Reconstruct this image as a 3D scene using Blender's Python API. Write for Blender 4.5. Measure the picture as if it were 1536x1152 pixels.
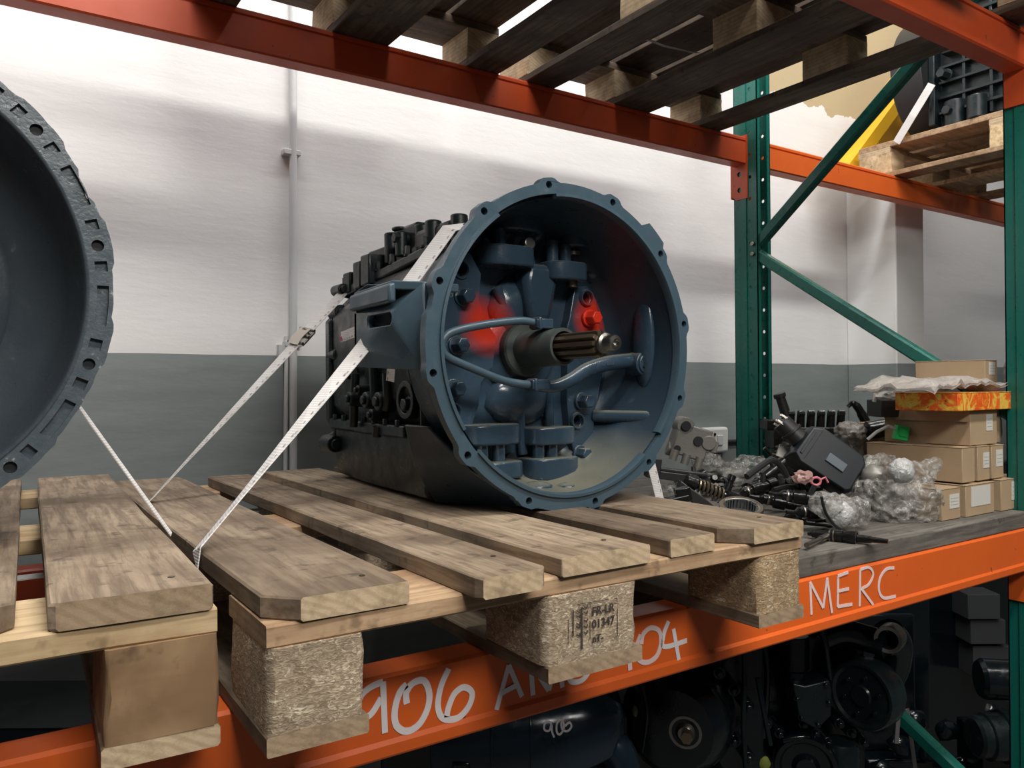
import bpy, bmesh, math, random
from mathutils import Vector, Matrix, noise
from mathutils.geometry import tessellate_polygon
PI=math.pi; sin=math.sin; cos=math.cos
for o in list(bpy.data.objects): bpy.data.objects.remove(o)
S=bpy.context.scene; COL=S.collection
rnd=random.Random(7)
# ------------------------------------------------------------ camera
F_PX=1183.3; YAW=.5921; PITCH=.0041; ROLL=-.0077
CP=Vector((-.2231,-.748,.3488))
FW=Vector((sin(YAW)*cos(PITCH),cos(YAW)*cos(PITCH),sin(PITCH)))
r0=Vector((cos(YAW),-sin(YAW),0)); u0=r0.cross(FW)
RR=cos(ROLL)*r0+sin(ROLL)*u0; UU=-sin(ROLL)*r0+cos(ROLL)*u0
cd=bpy.data.cameras.new('camera'); cd.sensor_width=36; cd.lens=F_PX/1536*36; cd.clip_start=.02; cd.clip_end=60
cam=bpy.data.objects.new('camera',cd); COL.objects.link(cam)
m=Matrix((RR,UU,-FW)).transposed().to_4x4(); m.translation=CP; cam.matrix_world=m
S.camera=cam
# ------------------------------------------------------------ world, lights, exposure
S.view_settings.view_transform='Standard'; S.view_settings.look='None'; S.view_settings.gamma=1
S.view_settings.use_curve_mapping=False; S.view_settings.exposure=0.0
w=bpy.data.worlds.new('world'); S.world=w; w.use_nodes=True
w.node_tree.nodes['Background'].inputs[0].default_value=(.72,.8,.9,1); w.node_tree.nodes['Background'].inputs[1].default_value=.06
def area(name,loc,tgt,sx,sy,power,col=(1,1,1)):
    l=bpy.data.lights.new(name,'AREA'); l.shape='RECTANGLE'; l.size=sx; l.size_y=sy; l.energy=power; l.color=col
    o=bpy.data.objects.new(name,l); COL.objects.link(o); o.location=loc
    d=(Vector(tgt)-Vector(loc)).normalized()
    z=-d; x=Vector((1,0,0)); y=z.cross(x).normalized(); x=y.cross(z)
    M_=Matrix((x,y,z)).transposed().to_4x4(); M_.translation=Vector(loc); o.matrix_world=M_
    return o
area('aisle_tube_light',(.9,-1.3,3.3),(.9,-.2,0),3.2,.3,125,(1,.97,.92))
area('wall_tube_light',(1.3,.55,3.4),(1.3,1.4,1.0),5.0,.2,122,(.97,.98,1))
area('near_fill_light',(.25,-1.95,1.85),(.6,.1,.1),1.3,.4,44,(1,.96,.9))  # added fill, set close so beam and board fronts come out brighter
def at(x,y,Y):
    d=FW+RR*((x-768)/F_PX)-UU*((y-576)/F_PX); return CP+d*((Y-CP.y)/d.y)
def atz(x,y,Z):
    d=FW+RR*((x-768)/F_PX)-UU*((y-576)/F_PX); return CP+d*((Z-CP.z)/d.z)
# ------------------------------------------------------------ mesh helper
class G:
    def __init__(s): s.v=[]; s.f=[]; s.m=[]
    def add(s,vs,fs,mi=0):
        b=len(s.v); s.v+=[tuple(p) for p in vs]; s.f+=[tuple(b+i for i in f) for f in fs]; s.m+=[mi]*len(fs); return s
    def box(s,x0,x1,y0,y1,z0,z1,mi=0,M=None):
        vs=[Vector((x,y,z)) for x in (x0,x1) for y in (y0,y1) for z in (z0,z1)]
        if M: vs=[M@p for p in vs]
        return s.add(vs,[(0,1,3,2),(4,6,7,5),(0,4,5,1),(2,3,7,6),(0,2,6,4),(1,5,7,3)],mi)
    def cbox(s,c,d,mi=0,rot=None):
        M=Matrix.Translation(Vector(c))@(rot if rot else Matrix())
        return s.box(-d[0]/2,d[0]/2,-d[1]/2,d[1]/2,-d[2]/2,d[2]/2,mi,M)
    def loft(s,rings,mi=0,caps=True,closed=False):
        n=len(rings[0]); vs=[p for r in rings for p in r]; fs=[]
        K=len(rings)
        for i in range(K if closed else K-1):
            a=i*n; b=((i+1)%K)*n
            for j in range(n):
                k=(j+1)%n; fs.append((a+j,a+k,b+k,b+j))
        if caps and not closed: fs.append(tuple(range(n-1,-1,-1))); fs.append(tuple((K-1)*n+j for j in range(n)))
        return s.add(vs,fs,mi)
    def lathe(s,o,ax,prof,n=32,mi=0,caps=False,closed=False):
        o=Vector(o); ax=Vector(ax).normalized(); t=Vector((0,0,1)) if abs(ax.z)<.9 else Vector((1,0,0))
        e1=ax.cross(t).normalized(); e2=ax.cross(e1)
        rings=[[o+ax*h+(e1*cos(2*PI*k/n)+e2*sin(2*PI*k/n))*r for k in range(n)] for r,h in prof]
        return s.loft(rings,mi,caps,closed)
    def cyl(s,a,b,r,r2=None,n=16,mi=0):
        a=Vector(a); b=Vector(b); return s.lathe(a,b-a,[(r,0),(r if r2 is None else r2,(b-a).length)],n,mi,True)
    def hexb(s,a,b,r,mi=0):
        a=Vector(a); b=Vector(b); L=(b-a).length
        s.lathe(a,b-a,[(r*1.25,0),(r*1.25,L*.2)],20,mi,True); return s.lathe(a,b-a,[(r,L*.2),(r,L*.9),(r*.85,L)],6,mi,True)
    def tube(s,pts,r,n=10,mi=0,flat=1.0,caps=True):
        pts=[Vector(p) for p in pts]; rings=[]; e=None
        for i,p in enumerate(pts):
            d=(pts[min(i+1,len(pts)-1)]-pts[max(i-1,0)]).normalized()
            if e is None: e=d.cross(Vector((0,0,1)) if abs(d.z)<.9 else Vector((1,0,0))).normalized()
            e=(e-d*e.dot(d)).normalized(); g=d.cross(e)
            rr=r[i] if isinstance(r,(list,tuple)) else r
            rings.append([p+(e*cos(2*PI*k/n)+g*sin(2*PI*k/n)*flat)*rr for k in range(n)])
        return s.loft(rings,mi,caps)
    def strip(s,pts,wid,nrm,t=.0012,mi=0):      # flat band: direction x nrm gives the width direction
        pts=[Vector(p) for p in pts]; rings=[]
        for i,p in enumerate(pts):
            d=(pts[min(i+1,len(pts)-1)]-pts[max(i-1,0)]).normalized()
            N=Vector(nrm[i] if isinstance(nrm[0],(tuple,list,Vector)) else nrm); N=(N-d*N.dot(d)).normalized(); wv=d.cross(N)*(wid/2)
            rings.append([p-wv,p+wv,p+wv+N*t,p-wv+N*t])
        return s.loft(rings,mi)
    def plate(s,outer,holes,fn,t,mi=0,mh=None):
        loops=[outer]+list(holes); vs3=[[Vector((u,v,0)) for u,v in l] for l in loops]
        flat=[p for l in vs3 for p in l]; tris=tessellate_polygon(vs3); n=len(flat)
        vs=[fn(p.x,p.y,0) for p in flat]+[fn(p.x,p.y,t) for p in flat]
        s.add(vs,[tuple(q) for q in tris]+[tuple(n+i for i in reversed(q)) for q in tris],mi)
        b=0; base=len(s.v)-2*n
        for li,l in enumerate(loops):
            k=len(l)
            for j in range(k):
                q=(j+1)%k; s.f.append((base+b+j,base+b+q,base+n+b+q,base+n+b+j)); s.m.append(mi)
            b+=k
        return s
    def blob(s,c,rad,seed=0,amp=.25,freq=2.5,sub=3,mi=0,M=None):
        bm=bmesh.new(); bmesh.ops.create_icosphere(bm,subdivisions=sub,radius=1)
        vs=[]
        for v in bm.verts:
            q=v.co.normalized(); k=1+amp*noise.noise(q*freq+Vector((seed*3.1,seed*1.7,seed)))+amp*.5*noise.noise(q*freq*2.7+Vector((seed,seed*5.1,2)))
            p=Vector((q.x*rad[0],q.y*rad[1],q.z*rad[2]))*k
            if M: p=M@p
            vs.append(p+Vector(c))
        fs=[tuple(v.index for v in f.verts) for f in bm.faces]; bm.free(); return s.add(vs,fs,mi)
def circ(u,v,r,n=14,a0=0): return [(u+r*cos(a0+2*PI*k/n),v+r*sin(a0+2*PI*k/n)) for k in range(n)]
def rect(u0,u1,v0,v1,c=0):
    if c<=0: return [(u0,v0),(u1,v0),(u1,v1),(u0,v1)]
    return [(u0+c,v0),(u1-c,v0),(u1,v0+c),(u1,v1-c),(u1-c,v1),(u0+c,v1),(u0,v1-c),(u0,v0+c)]
WM={}
def obj(name,g,mat,parent=None,bev=0,smooth=35,origin=None,label=None,kind=None,seg=2):
    me=bpy.data.meshes.new(name)
    Wp=WM[parent.name] if parent else Matrix.Translation(Vector(origin) if origin is not None else Vector((0,0,0)))
    inv=Wp.inverted()
    loc=Matrix()
    if parent and origin is not None:
        loc=Matrix.Translation(inv@Vector(origin)); inv=(Wp@loc).inverted()
    me.from_pydata([inv@Vector(p) for p in g.v],[],g.f)
    for mm in (mat if isinstance(mat,(list,tuple)) else [mat]): me.materials.append(mm)
    me.polygons.foreach_set('material_index',g.m)
    bm=bmesh.new(); bm.from_mesh(me); bmesh.ops.recalc_face_normals(bm,faces=bm.faces); bm.to_mesh(me); bm.free()
    if smooth:
        me.polygons.foreach_set('use_smooth',[True]*len(me.polygons)); me.set_sharp_from_angle(angle=math.radians(smooth))
    o=bpy.data.objects.new(name,me); COL.objects.link(o)
    if parent: o.parent=parent; o.matrix_local=loc; WM[o.name]=Wp@loc
    else: o.matrix_world=Wp; WM[o.name]=Wp
    if bev:
        b=o.modifiers.new('bevel','BEVEL'); b.width=bev; b.segments=seg; b.limit_method='ANGLE'; b.angle_limit=math.radians(38); b.harden_normals=False
    if label: o['label']=label
    if kind: o['kind']=kind
    return o
def thing(name,label,cat,loc=(0,0,0),rz=0,group=None):
    o=bpy.data.objects.new(name,None); COL.objects.link(o); o.empty_display_size=.05
    M_=Matrix.Translation(Vector(loc))@Matrix.Rotation(rz,4,'Z'); o.matrix_world=M_; WM[o.name]=M_
    o['label']=label; o['category']=cat
    if group: o['group']=group
    return o
def tag(o,label,cat,group=None):
    o['label']=label; o['category']=cat
    if group: o['group']=group
    return o
# ------------------------------------------------------------ materials
def mat(name,col=(.5,.5,.5),rough=.5,metal=0,fn=None,**kw):
    m=bpy.data.materials.new(name); m.use_nodes=True; nt=m.node_tree; b=nt.nodes['Principled BSDF']
    b.inputs['Base Color'].default_value=(*col,1); b.inputs['Roughness'].default_value=rough; b.inputs['Metallic'].default_value=metal
    for k,v in kw.items(): b.inputs[k.replace('_',' ')].default_value=v
    if fn: fn(nt,b)
    return m
def N(nt,t,**kw):
    n=nt.nodes.new(t)
    for k,v in kw.items():
        if k in n.inputs.keys() or k.replace('_',' ') in n.inputs.keys(): n.inputs[k if k in n.inputs.keys() else k.replace('_',' ')].default_value=v
        else: setattr(n,k,v)
    return n
def coords(nt,scale=(1,1,1),rnd_off=True,obj_=True):
    tc=N(nt,'ShaderNodeTexCoord'); mp=N(nt,'ShaderNodeMapping'); mp.inputs['Scale'].default_value=scale
    if rnd_off:
        oi=N(nt,'ShaderNodeObjectInfo'); ml=N(nt,'ShaderNodeVectorMath',operation='SCALE'); ml.inputs[0].default_value=(7.3,3.1,5.7)
        nt.links.new(oi.outputs['Random'],ml.inputs['Scale']); ad=N(nt,'ShaderNodeVectorMath',operation='ADD')
        nt.links.new(tc.outputs['Object'],ad.inputs[0]); nt.links.new(ml.outputs[0],ad.inputs[1]); nt.links.new(ad.outputs[0],mp.inputs[0])
    else: nt.links.new(tc.outputs['Object'],mp.inputs[0])
    return mp.outputs[0]
def ntex(nt,vec,scale,detail=4,rough=.55,dist=0):
    n=N(nt,'ShaderNodeTexNoise'); n.inputs['Scale'].default_value=scale; n.inputs['Detail'].default_value=detail; n.inputs['Roughness'].default_value=rough; n.inputs['Distortion'].default_value=dist
    nt.links.new(vec,n.inputs['Vector']); return n.outputs['Fac']
def ramp(nt,fac,stops,interp='LINEAR'):
    r=N(nt,'ShaderNodeValToRGB'); e=r.color_ramp.elements; r.color_ramp.interpolation=interp
    while len(e)<len(stops): e.new(.5)
    for i,(p,c) in enumerate(stops): e[i].position=p; e[i].color=(*(c if isinstance(c,tuple) else (c,c,c)),1)
    nt.links.new(fac,r.inputs[0]); return r.outputs[0]
def mix(nt,fac,a,b,mode='MIX'):
    n=N(nt,'ShaderNodeMix',data_type='RGBA',blend_type=mode)
    for i,x in ((0,fac),(6,a),(7,b)):
        if isinstance(x,(int,float)): n.inputs[i].default_value=x
        elif isinstance(x,tuple): n.inputs[i].default_value=(*x,1)
        else: nt.links.new(x,n.inputs[i])
    return n.outputs[2]
def bump(nt,b,h,strength=.3,dist=.002):
    n=N(nt,'ShaderNodeBump'); n.inputs['Strength'].default_value=strength; n.inputs['Distance'].default_value=dist
    nt.links.new(h,n.inputs['Height']); nt.links.new(n.outputs[0],b.inputs['Normal'])
def wood(name,axis,c1,c2,dirt,fine=90):
    def fn(nt,b):
        sc={'Y':(1,.07,1),'X':(.07,1,1)}[axis]
        v=coords(nt,sc); v2=coords(nt,(1,1,1))
        g=ntex(nt,v,fine,6,.65,.4); big=ntex(nt,v,14,3,.5,.8); st=ntex(nt,v2,5,5,.6,.5); sp=ntex(nt,v2,28,3,.6)
        c=mix(nt,ramp(nt,big,[(.3,0),(.7,1)]),c1,c2)
        c=mix(nt,ramp(nt,g,[(.38,.75),(.58,0)]),c,dirt)
        c=mix(nt,ramp(nt,st,[(.42,0),(.66,.9)]),c,dirt)
        c=mix(nt,ramp(nt,sp,[(.6,0),(.7,.65)]),c,(dirt[0]*.5,dirt[1]*.5,dirt[2]*.5))
        oi=N(nt,'ShaderNodeObjectInfo'); hs=N(nt,'ShaderNodeHueSaturation'); mr=N(nt,'ShaderNodeMapRange'); mr.inputs[3].default_value=.8; mr.inputs[4].default_value=1.15
        nt.links.new(oi.outputs['Random'],mr.inputs[0]); nt.links.new(mr.outputs[0],hs.inputs['Value']); nt.links.new(c,hs.inputs['Color'])
        nt.links.new(hs.outputs[0],b.inputs['Base Color']); bump(nt,b,mix(nt,.5,g,sp),.5,.0015)
    return mat(name,rough=.8,fn=fn)
W_TOP=wood('aged_board_wood','Y',(.27,.20,.135),(.37,.285,.195),(.115,.078,.05))
W_STR=wood('stringer_wood','X',(.50,.33,.19),(.58,.41,.25),(.27,.155,.08),70)
W_BOT=wood('dirty_runner_wood','Y',(.24,.175,.11),(.31,.24,.16),(.10,.07,.045))
W_PALE=wood('pale_pine','X',(.56,.41,.23),(.64,.49,.3),(.34,.22,.11),60)
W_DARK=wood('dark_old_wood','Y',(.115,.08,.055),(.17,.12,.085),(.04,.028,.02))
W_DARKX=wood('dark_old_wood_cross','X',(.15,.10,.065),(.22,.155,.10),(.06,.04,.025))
def endg(name,c1,c2):
    def fn(nt,b):
        v=coords(nt,(1,.3,1.6)); wv=N(nt,'ShaderNodeTexWave'); wv.wave_type='RINGS'; wv.rings_direction='Y'; wv.inputs['Scale'].default_value=24; wv.inputs['Distortion'].default_value=7; wv.inputs['Detail'].default_value=3
        wv.inputs['Detail Scale'].default_value=.6; nt.links.new(v,wv.inputs['Vector']); s=ntex(nt,coords(nt),35,5,.7)
        c=mix(nt,ramp(nt,wv.outputs['Fac'],[(.3,0),(.9,.4)]),c1,c2); c=mix(nt,ramp(nt,s,[(.45,0),(.7,.7)]),c,(c2[0]*.6,c2[1]*.6,c2[2]*.6))
        nt.links.new(c,b.inputs['Base Color']); bump(nt,b,s,.6,.002)
    return mat(name,rough=.85,fn=fn)
W_END=endg('sawn_end_grain',(.36,.26,.165),(.23,.155,.09)); W_ENDP=endg('pale_end_grain',(.55,.42,.27),(.33,.225,.125)); W_ENDD=endg('dark_end_grain',(.16,.11,.07),(.09,.06,.04))
W_KNOT=wood('knotty_block_wood','X',(.36,.21,.10),(.56,.40,.23),(.20,.115,.055),12)
def chipf(c1,c2):
    def fn(nt,b):
        v=coords(nt,(1,1,2.2)); vo=N(nt,'ShaderNodeTexVoronoi'); vo.inputs['Scale'].default_value=150; vo.inputs['Randomness'].default_value=1
        d=N(nt,'ShaderNodeMixRGB'); nz=N(nt,'ShaderNodeTexNoise'); nz.inputs['Scale'].default_value=60; nt.links.new(v,nz.inputs['Vector'])
        d.inputs[0].default_value=.06; nt.links.new(v,d.inputs[1]); nt.links.new(nz.outputs['Color'],d.inputs[2]); nt.links.new(d.outputs[0],vo.inputs['Vector'])
        sep=N(nt,'ShaderNodeSeparateColor'); nt.links.new(vo.outputs['Color'],sep.inputs[0])
        c=mix(nt,sep.outputs[0],(c1[0]*.75,c1[1]*.72,c1[2]*.7),(c2[0]*1.2,c2[1]*1.2,c2[2]*1.2)); c=mix(nt,ramp(nt,vo.outputs['Distance'],[(.35,0),(.75,.55)]),c,(c1[0]*.45,c1[1]*.42,c1[2]*.4))
        c=mix(nt,ramp(nt,sep.outputs[1],[(.93,0),(.96,.7)]),c,(.75,.66,.5)); st=ntex(nt,coords(nt),9,4)
        c=mix(nt,ramp(nt,st,[(.5,0),(.75,.45)]),c,(.16,.11,.07))
        nt.links.new(c,b.inputs['Base Color']); bump(nt,b,vo.outputs['Distance'],.3,.0012)
    return fn
CHIP=mat('chipboard',rough=.85,fn=chipf((.34,.26,.175),(.47,.375,.265)))
CHIPD=mat('golden_chipboard',rough=.85,fn=chipf((.34,.24,.13),(.48,.345,.2)))
def paintf(c,scr=(.3,.3,.3),dust=0,scale=30,spots=.15,patches=None,bs=.25,r0=.22,r1=.5):
    def fn(nt,b):
        v=coords(nt,rnd_off=False); n=ntex(nt,v,scale,4,.6); f=ntex(nt,v,260,2,.5); big=ntex(nt,v,3.5,4,.55)
        col=mix(nt,ramp(nt,big,[(.35,0),(.7,.35)]),c,(c[0]*.7,c[1]*.7,c[2]*.7))
        col=mix(nt,ramp(nt,n,[(.66,0),(.72,spots)]),col,scr)
        if patches:
            tc=N(nt,'ShaderNodeTexCoord')
            for (cx,cy,cz,rad) in patches:
                vd=N(nt,'ShaderNodeVectorMath',operation='DISTANCE'); nt.links.new(tc.outputs['Object'],vd.inputs[0]); vd.inputs[1].default_value=(cx,cy,cz)
                col=mix(nt,ramp(nt,vd.outputs['Value'],[(rad*.45,.95),(rad,0)]),col,(.62,.035,.012))
        if dust:
            g=N(nt,'ShaderNodeNewGeometry'); sp=N(nt,'ShaderNodeSeparateXYZ'); nt.links.new(g.outputs['Normal'],sp.inputs[0])
            ml=N(nt,'ShaderNodeMath',operation='MULTIPLY'); nt.links.new(ramp(nt,sp.outputs[2],[(.6,0),(.97,dust)]),ml.inputs[0]); nt.links.new(ramp(nt,big,[(.3,.35),(.6,1)]),ml.inputs[1])
            col=mix(nt,ml.outputs[0],col,(.25,.24,.17))
        nt.links.new(col,b.inputs['Base Color'])
        nt.links.new(ramp(nt,n,[(.3,r0),(.7,r1)]),b.inputs['Roughness']); bump(nt,b,mix(nt,.3,n,f),bs,.0015)
    return fn
BASE=(.594,.62,.147)   # gearbox base
def loc_(x,y,z): return (.6+x-BASE[0],.285+y-BASE[1],.417+z-BASE[2])
BLUE=mat('slate_blue_enamel',fn=paintf((.031,.056,.084),(.12,.16,.19),dust=.75,r0=.14,r1=.34,bs=.35,patches=[(*loc_(-.085,.14,.043),.062),(*loc_(.158,.15,.062),.055)]))
BLUE_S=mat('slate_blue_shell_enamel',fn=paintf((.026,.046,.068),(.12,.16,.19),dust=.75,r0=.24,r1=.45))
BLUE_L=mat('slate_blue_flange_enamel',fn=paintf((.052,.088,.115),(.16,.2,.23)))
BLUE_D=mat('shaded_blue_black_enamel',fn=paintf((.008,.014,.016),(.05,.07,.07)))  # slate blue with the casing's side shade put into the colour; also black casings
BLK=mat('dark_graphite_enamel',fn=paintf((.045,.058,.07),(.16,.19,.22),bs=.5,spots=.4))
BLK_F=mat('worn_graphite_rim',fn=paintf((.07,.09,.105),(.3,.34,.37),scale=70,spots=.8,bs=.7))
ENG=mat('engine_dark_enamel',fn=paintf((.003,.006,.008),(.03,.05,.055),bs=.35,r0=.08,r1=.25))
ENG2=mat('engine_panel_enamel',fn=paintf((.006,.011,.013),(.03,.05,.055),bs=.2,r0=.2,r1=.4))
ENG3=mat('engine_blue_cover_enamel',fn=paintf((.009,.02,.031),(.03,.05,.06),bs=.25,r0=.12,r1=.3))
REDP=mat('red_paint',(.85,.04,.015),.4)
def orf(c,dirt):
    def fn(nt,b):
        v=coords(nt,rnd_off=False); n=ntex(nt,v,6,5,.6); f=ntex(nt,v,55,3,.5); lng=ntex(nt,coords(nt,(.15,1,1),False),20,4,.6)
        c1=mix(nt,ramp(nt,n,[(.4,0),(.75,.3)]),c,dirt); c1=mix(nt,ramp(nt,f,[(.73,0),(.78,.8)]),c1,(.1,.03,.015)); c1=mix(nt,ramp(nt,lng,[(.6,0),(.8,.3)]),c1,dirt)
        nt.links.new(c1,b.inputs['Base Color']); nt.links.new(ramp(nt,n,[(.3,.32),(.7,.55)]),b.inputs['Roughness']); bump(nt,b,f,.08,.001)
    return fn
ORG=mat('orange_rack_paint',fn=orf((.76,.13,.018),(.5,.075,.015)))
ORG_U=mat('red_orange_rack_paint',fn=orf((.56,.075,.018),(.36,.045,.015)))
GRN=mat('teal_green_rack_paint',fn=paintf((.007,.13,.10),(.02,.05,.045),spots=.5,r0=.2,r1=.42,bs=.1))
YEL=mat('yellow_steel_paint',fn=orf((.78,.42,.015),(.6,.3,.02)))
INK=mat('white_paint_marker',(.82,.76,.76),.6); INKT=mat('faded_white_marker',(.80,.62,.6),.6)
BINK=mat('black_stamp_ink',(.045,.035,.03),.8)
STEEL=mat('worn_steel',(.32,.3,.27),.32,1,fn=lambda nt,b: bump(nt,b,ntex(nt,coords(nt),120,3),.2,.001))
STEELD=mat('oily_dark_steel',(.20,.155,.11),.3,.8,fn=lambda nt,b: bump(nt,b,ntex(nt,coords(nt),120,3),.3,.001))
ALU=mat('dull_cast_alloy',(.22,.21,.19),.45,.5,fn=lambda nt,b: bump(nt,b,ntex(nt,coords(nt),150,3),.4,.001))
HOLE=mat('dark_bore',(.006,.008,.01),.7)
RUB=mat('black_rubber',(.014,.014,.015),.45,fn=lambda nt,b: bump(nt,b,ntex(nt,coords(nt),90,3),.2,.001))
OIL=mat('oily_black_metal',(.012,.012,.012),.22,.3,fn=lambda nt,b: bump(nt,b,ntex(nt,coords(nt),70,3),.5,.002))
PLB=mat('black_blue_plastic',(.006,.009,.013),.4,fn=lambda nt,b: bump(nt,b,ntex(nt,coords(nt),400,2),.15,.0006))
PLG=mat('grey_plastic_badge',(.10,.12,.14),.4)
def strapf(nt,b):
    v=coords(nt,rnd_off=False); wv=N(nt,'ShaderNodeTexWave'); wv.inputs['Scale'].default_value=90; wv.bands_direction='Z'; nt.links.new(v,wv.inputs['Vector'])
    ck=ntex(nt,v,12,4,.6)
    c=mix(nt,ramp(nt,wv.outputs['Fac'],[(.3,0),(.8,.25)]),(.72,.7,.68),(.35,.33,.32)); c=mix(nt,ramp(nt,ck,[(.5,0),(.75,.45)]),c,(.36,.31,.28))
    nt.links.new(c,b.inputs['Base Color']); bump(nt,b,wv.outputs['Fac'],.4,.0006)
STRAP=mat('white_woven_strap',rough=.75,fn=strapf)
STRK=mat('grey_strap_print',(.36,.32,.32),.8); STRR=mat('red_strap_print',(.6,.02,.1),.8)
def cardf(nt,b):
    v=coords(nt); n=ntex(nt,v,8,5,.6); l=ntex(nt,coords(nt,(.3,.3,8)),40,2)
    c=mix(nt,ramp(nt,n,[(.35,0),(.75,.5)]),(.43,.31,.19),(.32,.215,.125)); nt.links.new(c,b.inputs['Base Color']); bump(nt,b,l,.15,.001)
CARD=mat('brown_cardboard',rough=.8,fn=cardf)
LABEL=mat('white_paper_label',(.62,.6,.55),.7)
def flamef(nt,b):
    v=coords(nt); n=ntex(nt,v,26,6,.65,1.2); n2=ntex(nt,v,60,4,.6)
    c=ramp(nt,n,[(.36,(.75,.09,.01)),(.47,(.8,.14,.015)),(.54,(.8,.45,.05)),(.62,(.75,.6,.12)),(.72,(.3,.1,.01))]); c=mix(nt,ramp(nt,n2,[(.66,0),(.7,.9)]),c,(.08,.03,.01))
    nt.links.new(c,b.inputs['Base Color'])
FLAME=mat('fiery_printed_carton',rough=.5,fn=flamef)
def wrapf(nt,b):
    v=coords(nt); n=ntex(nt,v,45,4,.6,1.0); n2=ntex(nt,v,130,3,.6,.5); bump(nt,b,mix(nt,.4,n,n2),1,.008)
    a=ramp(nt,n,[(.42,.18),(.62,.7)]); nt.links.new(a,b.inputs['Alpha'])
WRAP=mat('clear_plastic_wrap',(.42,.41,.385),.14,fn=wrapf,Specular_IOR_Level=1.0)
WRAPW=mat('white_plastic_wrap',(.5,.5,.49),.2,fn=lambda nt,b: bump(nt,b,ntex(nt,coords(nt),80,4,.6,1),.9,.006),Specular_IOR_Level=.9)
FILM=mat('milky_plastic_film',(.50,.46,.42),.25,Alpha=.62,fn=lambda nt,b: bump(nt,b,ntex(nt,coords(nt),40,4,.6,1),.9,.008))
def wallf(nt,b):
    tc=N(nt,'ShaderNodeTexCoord'); v=coords(nt,rnd_off=False); sp=N(nt,'ShaderNodeSeparateXYZ'); nt.links.new(tc.outputs['Object'],sp.inputs[0])
    h=ntex(nt,coords(nt,(.35,.35,2.2),False),9,6,.62); f=ntex(nt,coords(nt,(.5,.5,1.6),False),38,5,.6); ed=ntex(nt,v,3,3)
    z=N(nt,'ShaderNodeMath',operation='MULTIPLY_ADD'); nt.links.new(ed,z.inputs[0]); z.inputs[1].default_value=.008; nt.links.new(sp.outputs[2],z.inputs[2])
    msk=ramp(nt,z.outputs[0],[(.447,0),(.451,1)])
    mr=N(nt,'ShaderNodeMath',operation='GREATER_THAN'); mr.inputs[1].default_value=.449; nt.links.new(z.outputs[0],mr.inputs[0])
    wh=mix(nt,ramp(nt,h,[(.5,0),(.75,.25)]),(.80,.79,.775),(.62,.60,.575)); gy=mix(nt,ramp(nt,h,[(.4,0),(.7,.5)]),(.235,.265,.26),(.16,.18,.175))
    c=mix(nt,mr.outputs[0],gy,wh)
    # beige painted zone high on the right
    eb=ntex(nt,v,7,4,.6); z2=N(nt,'ShaderNodeMath',operation='MULTIPLY_ADD'); nt.links.new(eb,z2.inputs[0]); z2.inputs[1].default_value=-.16; nt.links.new(sp.outputs[2],z2.inputs[2])
    g2=N(nt,'ShaderNodeMath',operation='GREATER_THAN'); g2.inputs[1].default_value=1.56; nt.links.new(z2.outputs[0],g2.inputs[0])
    g3=N(nt,'ShaderNodeMath',operation='GREATER_THAN'); g3.inputs[1].default_value=2.45; nt.links.new(sp.outputs[0],g3.inputs[0])
    mm=N(nt,'ShaderNodeMath',operation='MULTIPLY'); nt.links.new(g2.outputs[0],mm.inputs[0]); nt.links.new(g3.outputs[0],mm.inputs[1])
    c=mix(nt,mm.outputs[0],c,(.50,.40,.24))
    nt.links.new(c,b.inputs['Base Color']); bump(nt,b,mix(nt,.45,h,f),.22,.006)
WALL=mat('painted_rough_plaster',rough=.75,fn=wallf)
FLOORM=mat('dark_concrete',(.09,.088,.083),.7,fn=lambda nt,b: bump(nt,b,ntex(nt,coords(nt),20,4),.3,.005))
CEIL=mat('ceiling_paint',(.55,.55,.53),.8)
DECK=wood('grey_oily_deck_wood','X',(.15,.14,.12),(.23,.21,.18),(.08,.07,.06))
WHITEP=mat('white_plastic',(.72,.72,.68),.35)
GREYP=mat('grey_painted_pipe',(.60,.61,.61),.5)
GREENC=mat('green_connector_plastic',(.02,.6,.13),.4); PINK=mat('pink_tag_cord',(.6,.17,.2),.6)
def oilyf(nt,b): pass
# ------------------------------------------------------------ room
g=G(); g.box(-2.6,7,1.5,1.62,-1.5,3.6); wl=obj('wall_back',g,WALL); wl['kind']='structure'
g=G(); g.box(3.235,3.47,1.252,1.5,-1.5,1.46); o=obj('trim_1',g,WALL,bev=.006); o['kind']='structure'
g=G(); g.box(5.2,5.3,-3,1.5,-1.5,3.6); o=obj('wall_right',g,FLOORM); o['kind']='structure'
g=G(); g.box(-2.6,7,-4,1.62,-1.6,-1.5); o=obj('floor',g,FLOORM); o['kind']='structure'
g=G(); g.box(-2.6,7,-4,1.62,3.6,3.7); o=obj('ceiling',g,CEIL); o['kind']='structure'
# conduit on the wall
t=thing('wall_conduit','thin grey painted conduit running up the back wall behind the strap','pipe',(.515,1.48,-.4))
g=G(); g.cyl((.515,1.482,-.4),(.53,1.482,1.9),.011,n=14); obj('conduit_tube',g,GREYP,t)
g=G(); g.cyl((.489,1.488,-.4),(.503,1.488,.5),.006,n=10); g.box(.478,.5,1.478,1.5,.44,.475); obj('thin_cable_duct',g,GREYP,t)
for z in (-.05,.47,1.02): g=G(); g.box(.495,.545,1.474,1.5,z,z+.016); obj('pipe_clip',g,GREYP,t,bev=.002)
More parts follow.
